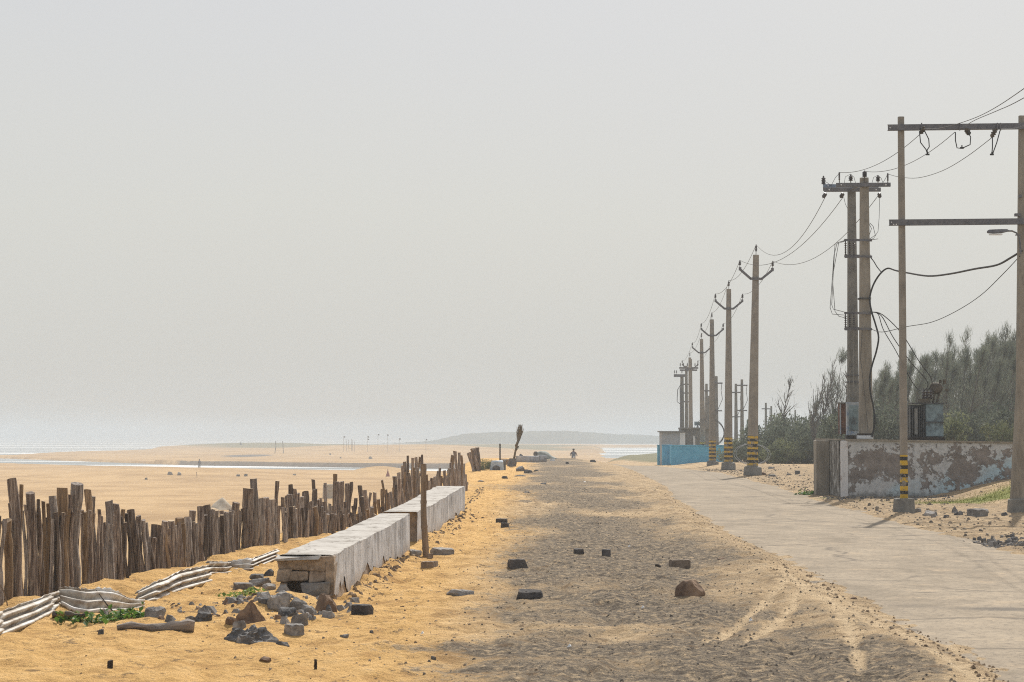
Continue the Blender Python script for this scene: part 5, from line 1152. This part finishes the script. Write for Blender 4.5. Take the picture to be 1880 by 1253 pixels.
# bushes
def bush(seed, W_, H_, n=1500):
    rr = random.Random(seed); st = MB(); fo = MB(); cl = []
    for _ in range(16): cl.append((Vector((rr.gauss(0, .27) * W_, rr.gauss(0, .2) * W_, H_ * rr.uniform(.15, .8))), rr.uniform(.12, .26) * W_))
    for c, r in cl:
        st.tube([(c.x * .2, c.y * .2, -.1), c * .6, c], [.03, .02, .008], 4, False)
        for _ in range(n // 16):
            v = Vector((rr.gauss(0, 1), rr.gauss(0, 1), rr.gauss(0, 1))).normalized() * r * rr.uniform(.5, 1.1); p = c + Vector((v.x, v.y, v.z * .7))
            if p.z < 0: p.z = abs(p.z) * .3
            l = rr.uniform(.035, .085); a = Vector((rr.gauss(0, 1), rr.gauss(0, 1), rr.gauss(0, 1))).normalized(); b_ = a.cross(Vector((rr.gauss(0, 1), rr.gauss(0, 1), 1))).normalized()
            o = len(fo.v); fo.v += [tuple(p - a * l), tuple(p + b_ * l * .45), tuple(p + a * l), tuple(p - b_ * l * .45)]; fo.f.append((o, o + 1, o + 2, o + 3))
    return st, fo
BU = {}
def put_bush(px, py, d, W_, H_, label, group, m='bush_leaf'):
    v = (R.randrange(4), m)
    if v not in BU:
        st, fo = bush(100 + v[0], 2.0, 1.5, 2400); root = bpy.data.objects.new('bush', None); COL.objects.link(root); st.build('stems', 'tree_bark', root); fo.build('foliage', m, root); BU[v] = root; o = root
    else: o = copy_tree(BU[v])
    x = D(px, py, d).x; o.location = (x, d, TZ(x, d)); o.scale = (W_ / 2.0, W_ / 2.0, H_ / 1.25); o.rotation_euler = (0, 0, R.uniform(-.6, .6)); tag(o, label, 'bush', group)
    return o
BG = 'bushes at the edge of the wood'
for (px, d, w, h, m) in ((1378, 128, 2.0, 1.3, 'bush_pale'), (1392, 124, 2.4, 1.6, 'bush_leaf'), (1408, 122, 2.6, 2.2, 'bush_leaf'), (1424, 118, 2.8, 2.3, 'bush_leaf'), (1440, 116, 2.6, 2.2, 'bush_leaf'), (1446, 106, 1.8, 1.0, 'bush_pale'), (1458, 112, 2.6, 1.9, 'bush_leaf'), (1472, 108, 2.4, 2.0, 'bush_leaf'), (1484, 110, 2.6, 1.9, 'bush_leaf'), (1498, 112, 2.8, 2.0, 'bush_leaf'), (1508, 104, 2.0, 1.6, 'bush_leaf'), (1516, 113, 2.8, 2.0, 'bush_leaf'), (1532, 110, 2.6, 2.0, 'bush_leaf'), (1548, 108, 2.6, 2.1, 'bush_leaf'), (1420, 108, 2.2, 1.1, 'bush_pale'), (1398, 112, 1.8, .9, 'bush_leaf'), (1348, 135, 1.8, 1.0, 'bush_pale'), (1362, 132, 2.2, 1.2, 'bush_pale')):
    put_bush(px, 845, d, w, h, 'pale green low bush beside the striped poles' if m == 'bush_pale' else 'dark bush under the windswept trees left of the platform', 'pale bushes by the poles' if m == 'bush_pale' else BG, m)
px = 1560
while px < 1960:
    d = R.uniform(88, 104); put_bush(px, 830, d, R.uniform(2.0, 3.0), R.uniform(1.3, 2.3), 'dark undergrowth bush below the casuarinas behind the platform', 'undergrowth behind the platform'); px += R.uniform(13, 24)
for (px, d, w, h, l) in ((1742, 84, 1.9, 1.7, 'pale green shrub just right of the transformer'), (1836, 82, 1.4, 1.6, 'yellow-green sapling crown before the wood near the right post'), (1720, 85, 1.7, 1.4, 'pale green shrub low behind the transformer')):
    o = put_bush(px, 800, d, w, h, l, None, 'bush_pale')
# lawn
def s_grass(): 
    return (R.gauss(10.4, 1.0), R.gauss(47.8, .8))
mb = MB()
PP = [s_grass() if R.random() > .4 else (R.gauss(11.7, .7), R.gauss(48.8, 1.1)) for _ in range(6000)]
PP = [q for q in PP if q[1] < 51.6]; ZZ = terrain(np.array([q[0] for q in PP]), np.array([q[1] for q in PP]))
for (x, y), z in zip(PP, ZZ):
    z = float(z); h = R.uniform(.012, .045); a = R.uniform(0, PI); w = .007; ox, oy = R.gauss(0, .02), R.gauss(0, .02)
    mb.add([(x - w * math.cos(a), y - w * math.sin(a), z - .01), (x + w * math.cos(a), y + w * math.sin(a), z - .01), (x + ox, y + oy, z + h)], [(0, 1, 2)])
tag(mb.build('grass', 'grass'), kind='stuff')
# ------------------------------------------------------------------ things on the far left bank
d = 100; p = D(944, 857, d); PF = empty('dead_palm', (p.x, d, TZ(p.x, d)), 'dry feathery palm stem leaning right in a dark stump', 'palm'); lp = lambda px, py: D(px, py, d) - PF.location
MB().tube([lp(939, 858), lp(941, 850), lp(941, 842)], [.20, .2, .16], 9, True, .15).build('stump', 'rock_dark', PF, smooth=50)
mb = MB(); mb.tube([lp(943, 846), lp(948, 820), lp(953, 802), lp(957, 790)], [.05, .04, .028, .01], 6); mb.build('trunk', 'dry_frond', PF, smooth=True); mb = MB()
for i in range(170):
    t = R.uniform(.25, 1); b_ = lp(943 + 14 * t, 846 - 56 * t); e = lp(R.gauss(955.5, 3.2), R.uniform(778, 792)) if t > .42 else b_ + Vector((R.gauss(.05, .06), R.gauss(0, .06), R.uniform(.15, .4)))
    e.y += R.gauss(0, .12); w = Vector((.0055, 0, 0)); mb.add([b_ - w, b_ + w, b_.lerp(e, .6) + w * .8 + Vector((R.gauss(0, .03), 0, 0)), e], [(0, 1, 2, 3)])
mb.build('fronds', 'dry_frond', PF)
d = 90; p = D(912, 864, d); s = d / F; TB = empty('tarp_bundle', (p.x, d, TZ(p.x, d)), 'pale blue tarpaulin-covered block with a painted dark hollow beside the stump', 'bundle')
mb = MB(); mb.box((0, .2, .19), (25 * s, .5, .42), 0, .86, .03); bevel(mb.build('tarpaulin', 'tarp', TB), .05, 3)
mb = MB(); mb.disc_stack((-.02, -.08, .06), (0, 1, 0), [(0, .05), (.02, .16), (.1, .17)], 12); mb.build('hollow_shade', 'rock_dark', TB, smooth=40)  # solid dark disc stands for the shade inside the opening
mb = MB(); mb.box((.33, .35, .2), (.10, .3, .46), 0, .9, .02); mb.build('side_board', 'concrete_grey', TB)
d = 98; p = D(918, 842, d); t = D(918.5, 815, d); tag(MB().tube([(0, 0, -.3), (0, 0, t.z - TZ(p.x, d))], .034, 8).build('post', 'black_wood', None, (p.x, d, TZ(p.x, d))), 'thin black post standing behind the pale blue bundle', 'post')
d = 116; p = D(948, 851, d); LW = empty('low_wall', (p.x, d, TZ(p.x, d)), 'distant low white wall right of the dead palm', 'low wall'); lw = lambda px, py, d=116: D(px, py, d) - LW.location
a, b_ = lw(947, 838), lw(989, 838); mb = MB(); mb.box(((a.x + b_.x) / 2, .2, a.z / 2 - .1), (b_.x - a.x, .4, a.z + .2), 0, 1, .02); bevel(mb.build('wall_face', 'plaster', LW), .02)
a, b_ = lw(988, 836, 117), lw(1004, 838, 117); mb = MB(); mb.box(((a.x + b_.x) / 2, 1.2, a.z / 2 - .1), (b_.x - a.x, .4, a.z + .2), .1, 1, .03); bevel(mb.build('wall_end', 'plaster', LW), .02)
d = 105; p = D(927, 846, d); mb = MB(); mb.box((0, .2, .14), (26 * d / F, .5, .3), .1, .7, .04); tag(bevel(mb.build('plank_heap', 'bark_pale', None, (p.x, d, TZ(p.x, d))), .03), 'low brown plank heap between the bundle and the black post', 'heap')
rock('rock', 'rock_dark', 'dark lump on the low white wall by the dead palm', 'rock', 957, 842, 9, 9, 'rock', None)
d = 122; p = D(1002, 846, d); s = d / F; HPX = empty('covered_heap', (p.x, d, TZ(p.x, d)), 'grey covered heap with a dark round end beyond the low white wall', 'heap'); mb = MB(); n = 14  # shaped as a heap under a grey cover
for i in range(n):
    t = i / (n - 1); x = (-18 + 38 * t) * s; h = np.interp(t, [0, .1, .35, .6, .85, 1], [.28, .44, .46, .34, .12, .02]); w = .35 * math.sin(PI * (.15 + .8 * t)) + .05
    for j in range(7):
        a = PI * j / 6; mb.v.append((x + R.uniform(-.02, .02), -math.cos(a) * w, math.sin(a) * h + R.uniform(-.03, .03)))
        if i and j: q = i * 7 + j; mb.f.append((q - 8, q - 7, q, q - 1))
o = mb.build('cover', 'tarp_grey', HPX, smooth=50); o.location.z = .1
mb = MB(); mb.disc_stack((-17 * s, -.02, .36), (-1, -.5, 0), [(0, .05), (.02, .17), (.12, .15)], 12); mb.build('round_end', 'rock_dark', HPX, smooth=40)
mb = MB(); mb.box((12 * s, -.25, .06), (.3, .2, .1), 0, .8, .02); mb.build('loose_board', 'bright_litter', HPX)
for (px, d, w, h) in ((888, 90, .5, .4), (897, 92, .45, .35), (904, 96, .4, .3)): put_bush(px, 860, d, w, h, 'dry little shrub between the stake bundle and the tarpaulin block', 'dry shrubs past the fence end', 'bush_pale')
# ------------------------------------------------------------------ people
def person(label, loc, pose, rz=0, H=1.65, shirt='shirt', legs='trousers'):
    root = empty('person', loc, label, 'person', None, rz); s = H / 1.65
    J, E, rad = pose
    me = bpy.data.meshes.new('body'); me.from_pydata([tuple(Vector(j) * s) for j in J], E, []); o = bpy.data.objects.new('body', me); COL.objects.link(o); o.parent = root
    sk = o.modifiers.new('skin', 'SKIN')
    for i, v in enumerate(me.skin_vertices[0].data): v.radius = (rad[i] * s, rad[i] * s); v.use_root = (i == 0)
    o.modifiers.new('sub', 'SUBSURF').levels = 1; o.modifiers['sub'].render_levels = 1; me.materials.append(MATS['skin'])
    return root, s
J = [(0, 0, .90), (0, 0, 1.08), (0, 0, 1.30), (0, 0, 1.42), (0, -.01, 1.52), (0, -.01, 1.60), (.16, 0, 1.34), (.22, .02, 1.08), (.22, -.05, .86), (.22, -.08, .78), (-.16, 0, 1.34), (-.22, -.02, 1.08), (-.21, .03, .86), (-.21, .03, .78), (.09, 0, .86), (.10, -.05, .48), (.10, .02, .08), (.10, -.12, .03), (-.09, 0, .86), (-.10, .03, .48), (-.10, .10, .08), (-.10, -.03, .03)]
E = [(0, 1), (1, 2), (2, 3), (3, 4), (4, 5), (2, 6), (6, 7), (7, 8), (8, 9), (2, 10), (10, 11), (11, 12), (12, 13), (0, 14), (14, 15), (15, 16), (16, 17), (0, 18), (18, 19), (19, 20), (20, 21)]
rad = [.125, .12, .14, .055, .085, .075, .06, .045, .035, .03, .06, .045, .035, .03, .09, .065, .045, .04, .09, .065, .045, .04]
p = GT(366, 861.5, -4.3); root, s = person('distant person in dark shirt and pale trousers standing at the stream edge', (p.x, p.y, TZ(p.x, p.y)), (J, E, rad), .4)
MB().tube([(0, 0, .84), (0, 0, .95), (0, 0, 1.15), (0, 0, 1.32), (0, 0, 1.40)], [.16, .155, .165, .18, .09], 10).build('shirt', 'shirt', root, smooth=True)
mb = MB()
for sx in (.1, -.1): mb.tube([(sx * .9, 0, .9), (sx, -.02 if sx > 0 else .03, .48), (sx, .03 if sx > 0 else .1, .1)], [.11, .085, .07], 8)
mb.build('trousers', 'trousers', root, smooth=True); MB().disc_stack((0, .01, 1.53), (0, 0, 1), [(0, .09), (.06, .098), (.11, .07), (.125, .02)], 10).build('hair', 'hair', root, smooth=True)
# rider coming over the crest
d = 185.0; p = D(1053, 845, d); gz = TZ(p.x, d); MBK = empty('motorbike', (p.x, d, gz), 'distant dark motorbike ridden over the end of the road', 'motorbike')
for y in (-.62, .62):
    mb = MB(); mb.tube([(0, y + .27 * math.cos(t), .30 + .27 * math.sin(t)) for t in np.linspace(0, 2 * PI, 21)], .05, 6, False); w_ = mb.build('wheel', 'black_wood', MBK, smooth=True)
    MB().disc_stack((-.03, y, .30), (1, 0, 0), [(0, .2), (.06, .2)], 12).build('rim', 'steel', w_)
mb = MB(); mb.box((0, 0, .48), (.22, .8, .26), 0, .8); bevel(mb.build('frame', 'steel', MBK), .04, 2); mb = MB(); mb.box((0, .28, .76), (.24, .62, .12)); bevel(mb.build('seat', 'black_wood', MBK), .04, 2)
mb = MB(); mb.box((0, -.18, .78), (.24, .4, .2), 0, .7); bevel(mb.build('fuel_tank', 'rust', MBK), .04, 2); mb = MB(); mb.tube([(0, -.62, .3), (0, -.45, .8), (0, -.4, 1.02)], .03, 6); mb.tube([(-.29, -.34, 1.04), (0, -.42, 1.0), (.29, -.34, 1.04)], .02, 6); mb.build('handlebar', 'steel', MBK)
MB().disc_stack((0, -.52, .9), (0, -1, 0), [(0, .06), (.08, .09), (.1, .085)], 10).build('headlight', 'white_paint', MBK, smooth=True)
J = [(0, .2, .86), (0, .18, 1.05), (0, .10, 1.28), (0, .06, 1.40), (0, .04, 1.50), (0, .04, 1.58), (.18, .08, 1.30), (.28, -.02, 1.12), (.30, -.28, 1.06), (.30, -.34, 1.05), (-.18, .08, 1.30), (-.28, -.02, 1.12), (-.30, -.28, 1.06), (-.30, -.34, 1.05), (.10, .15, .84), (.2, -.22, .74), (.2, -.05, .36), (.2, -.18, .32), (-.10, .15, .84), (-.2, -.22, .74), (-.2, -.05, .36), (-.2, -.18, .32)]
root, s = person('distant rider in dark clothes sitting on the motorbike', (p.x, d, gz), (J, E, rad), 0)
MB().tube([(0, .2, .82), (0, .19, 1.0), (0, .12, 1.24), (0, .07, 1.38)], [.17, .165, .19, .09], 10).build('shirt', 'shirt', root, smooth=True); MB().disc_stack((0, .05, 1.52), (0, 0, 1), [(0, .095), (.06, .10), (.11, .07), (.125, .02)], 10).build('hair', 'hair', root, smooth=True)
# ------------------------------------------------------------------ beach things
FLG = 'flag poles on the dunes'
for (px, top, base, d, l) in ((631, 801, 816, 650, 'leftmost short flag pole beside the net posts on the dune'), (675, 801, 818, 650, 'flag pole with two small flags left of the dune top'), (694, 797, 818, 660, 'tallest flag pole on the dune top'), (711, 798, 818, 640, 'flag pole right of the tallest one on the dune'), (733, 805, 818, 640, 'flag pole on the right dune slope'), (782, 806, 826, 620, 'drooping flag on the rightmost pole past the dune')):
    t = D(px, top, d); gz = TZ(t.x, d); r_ = empty('flag_pole', (t.x, d, gz), l, 'flag pole', FLG); h = t.z - gz
    MB().tube([(0, 0, -.5), (0, 0, h)], .045, 6).build('pole', 'driftwood', r_); mb = MB(); mb.add([(0, 0, h), (.42, .05, h - .1), (.36, 0, h - .50), (0, 0, h - .42), (.2, -.08, h - .2)], [(0, 1, 4), (1, 2, 4), (2, 3, 4), (3, 0, 4)]); o = mb.build('flag', 'flag_dark', r_); o.modifiers.new('thickness', 'SOLIDIFY').thickness = .03
    if px == 675: o2 = o.copy(); COL.objects.link(o2); o2.location.z = -.75; o2.parent = r_
for (px, top, d) in ((637, 807, 660), (641, 808, 660), (645, 806, 665), (648, 809, 660), (651, 811, 660)):
    t = D(px, top, d); gz = TZ(t.x, d); tag(MB().tube([(0, 0, -.5), (R.gauss(0, .15), 0, t.z - gz)], .06, 5).build('net_post', 'driftwood', None, (t.x, d, gz)), 'thin post of the close cluster on the dune left of the flags', 'post', 'net posts on the dune')
for (px, top, base, sl, l) in ((506, 810, 825, -2, 'left of two dark slanting posts on the far dune'), (519, 810, 824, 1.5, 'right of two dark slanting posts on the far dune')):
    d = 640; t = D(px, top, d); b_ = D(px + sl, base, d); gz = TZ(b_.x, d); tag(MB().tube([(0, 0, -.5), (t.x - b_.x + .1, 0, (t.z - gz) * .55), (t.x - b_.x, 0, t.z - gz)], [.12, .10, .09], 6).build('slanting_post', 'black_wood', None, (b_.x, d, gz)), l, 'post', 'slanting posts on the dune')
p = GT(442, 817, -3); tag(MB().disc_stack((0, 0, -.1), (0, 0, 1), [(0, .5), (.4, .4), (.8, .2), (1.3, .06)], 7).build('bush_clump', 'black_wood', None, tuple(p)), 'tiny dark clump on the far dune ridge', 'clump')
p = GT(712, 875, -4.3); mb = MB(); mb.disc_stack((0, 0, 0), (0, 0, 1), [(0, .28), (.25, .22), (.55, .10), (.9, .04), (1.0, .03)], 8); tag(mb.build('marker_cone', 'red_cloth', None, tuple(p)), 'small dark red upright marker on the beach beside the low dune', 'marker')
for (px, py, w, h, m, l) in ((268, 881, 6, 4, 'rock_dark', 'black speck of debris alone on the wide beach'), (312, 872, 13, 6, 'rock_grey', 'left of two little grey heaps on the beach near the standing person'), (328, 873, 10, 6, 'rock_grey', 'right of two little grey heaps on the beach near the standing person'), (384, 863, 4, 3, 'rock_dark', 'black speck at the stream edge right of the standing person'), (437, 875, 8, 4, 'rock_dark', 'left of two dark clods on the beach above the stakes'), (452, 875, 8, 5, 'rock_dark', 'right of two dark clods on the beach above the stakes'), (540, 873, 8, 3, 'rock_grey', 'faint grey clod on the beach above the tall single stake'), (680, 843, 8, 5, 'rock_grey', 'grey clump on the sand spit beyond the stream'), (625, 842, 4, 3, 'rock_dark', 'dark speck on the sand spit left of the grey clump'), (606, 836, 4, 4, 'rock_dark', 'dark speck on the sand spit below the slanting posts')):
    rock('beach_debris', m, l, 'debris', px, py, w, h, 'rock', 'debris on the beach', z0=-4.3)
p = GT(362, 877, -4.3); tag(MB().tube([(0, 0, -.2), (-.08, 0, .7)], .04, 5).build('beach_stick', 'bark', None, tuple(p)), 'thin stick upright on the beach below the standing person', 'stick')
p = GT(405, 936, -4.3); n = 24; mb = MB(); s = p.y / F
for i in range(7):
    t = i / 6; r_ = 26 * s * (1 - t) ** .85
    for j in range(n): a = 2 * PI * j / n; q = r_ * (1 + .12 * math.sin(3 * a + i) + R.uniform(-.04, .04)); mb.v.append((math.cos(a) * q + .15 * t, math.sin(a) * q, t * 25 * s - .1))
    if i:
        for j in range(n): mb.f.append(((i - 1) * n + j, (i - 1) * n + (j + 1) % n, i * n + (j + 1) % n, i * n + j))
mb.f.append(tuple(6 * n + j for j in range(n)))
tag(mb.build('sand_heap', 'pale_heap', None, tuple(p), smooth=True), 'pointed pale sand heap on the beach just behind the stakes', 'heap')
p = GT(605, 915, -4.3); 
mb = MB(); mb.box((0, 0, .5), (26 * p.y / F, .6, 1.5), 0, .9, .04); tag(bevel(mb.build('pale_block', 'pale_heap', None, tuple(p)), .1, 2), 'pale block standing on the beach behind the split stakes', 'block')
# ------------------------------------------------------------------ haze, world, sun, camera
bm = bmesh.new(); bmesh.ops.create_cube(bm, size=1)
for v in bm.verts: v.co = Vector((v.co.x * 17000, 4150 + v.co.y * 8500, 2.75 + v.co.z * 19.5))
me = bpy.data.meshes.new('haze'); bm.to_mesh(me); bm.free(); hz = bpy.data.objects.new('haze', me); COL.objects.link(hz); hz['kind'] = 'stuff'
m = bpy.data.materials.new('haze'); m.use_nodes = True; t = m.node_tree; t.nodes.clear()
vo = t.nodes.new('ShaderNodeVolumePrincipled'); vo.inputs['Color'].default_value = (.655, .70, .735, 1); vo.inputs['Density'].default_value = .001; vo.inputs['Anisotropy'].default_value = .05
ou = t.nodes.new('ShaderNodeOutputMaterial'); L(t, vo.outputs[0], ou.inputs['Volume']); me.materials.append(m)
SUN_EL, SUN_AZ = math.radians(47), math.radians(15)      # azimuth from +Y towards +X
w = bpy.data.worlds.new('World'); sc.world = w; w.use_nodes = True; t = w.node_tree
bg = t.nodes['Background']; sky = N(t, 'ShaderNodeTexSky'); sky.sky_type = 'NISHITA'; sky.sun_disc = False; sky.sun_elevation = SUN_EL; sky.sun_rotation = SUN_AZ; sky.air_density = 1.0; sky.dust_density = 7.0; sky.ozone_density = 1.0
tc = N(t, 'ShaderNodeTexCoord'); sx = N(t, 'ShaderNodeSeparateXYZ'); L(t, tc.outputs['Generated'], sx.inputs[0])
hn = noise(t, coords(t, 'Generated', (1, 1, 3)), 3.0, 4, .55)
el_ = math_(t, 'ADD', math_(t, 'MULTIPLY', sx.outputs[2], 3.6), math_(t, 'MULTIPLY', math_(t, 'SUBTRACT', hn, .5), .35))
c = mixc(t, .88, sky.outputs[0], ramp(t, el_, [(0, (.632, .630, .598)), (.35, (.628, .638, .612)), (.75, (.595, .612, .632)), (1, (.57, .595, .65))]))
c2 = N(t, 'ShaderNodeVectorMath', operation='SCALE'); 
rs = N(t, 'ShaderNodeVectorMath', operation='SCALE'); rs.inputs['Scale'].default_value = 10.0
for n_ in t.nodes:
    if n_.bl_idname == 'ShaderNodeValToRGB': L(t, n_.outputs[0], rs.inputs[0])
mx_ = [n_ for n_ in t.nodes if n_.bl_idname == 'ShaderNodeMix'][0]; L(t, rs.outputs[0], mx_.inputs[7]); t.nodes.remove(c2)
L(t, c, bg.inputs['Color']); bg.inputs['Strength'].default_value = .1
sl = bpy.data.lights.new('sun', 'SUN'); sl.energy = 4.95; sl.angle = math.radians(.6); sl.color = (1, .95, .87); so = bpy.data.objects.new('sun', sl); COL.objects.link(so)
dv = Vector((math.sin(SUN_AZ) * math.cos(SUN_EL), math.cos(SUN_AZ) * math.cos(SUN_EL), math.sin(SUN_EL))); so.rotation_euler = dv.to_track_quat('Z', 'Y').to_euler(); so.location = (20, 40, 60)
cam = bpy.data.cameras.new('camera'); co = bpy.data.objects.new('camera', cam); COL.objects.link(co); co.location = (0, 0, EYE); co.rotation_euler = (PI / 2 + PITCH, 0, 0)
cam.sensor_width = 36; cam.lens = F / 1880 * 36; cam.clip_end = 20000; cam.clip_start = .1
cam.dof.use_dof = True; cam.dof.focus_distance = 45; cam.dof.aperture_fstop = 14
sc.camera = co
sc.view_settings.view_transform = 'Standard'; sc.view_settings.look = 'None'; sc.view_settings.exposure = .14; sc.view_settings.gamma = 1
sc.cycles.use_denoising = False; sc.cycles.use_adaptive_sampling = False; sc.cycles.filter_width = 1.1; sc.cycles.volume_bounces = 1; sc.cycles.max_bounces = 6; sc.cycles.diffuse_bounces = 3
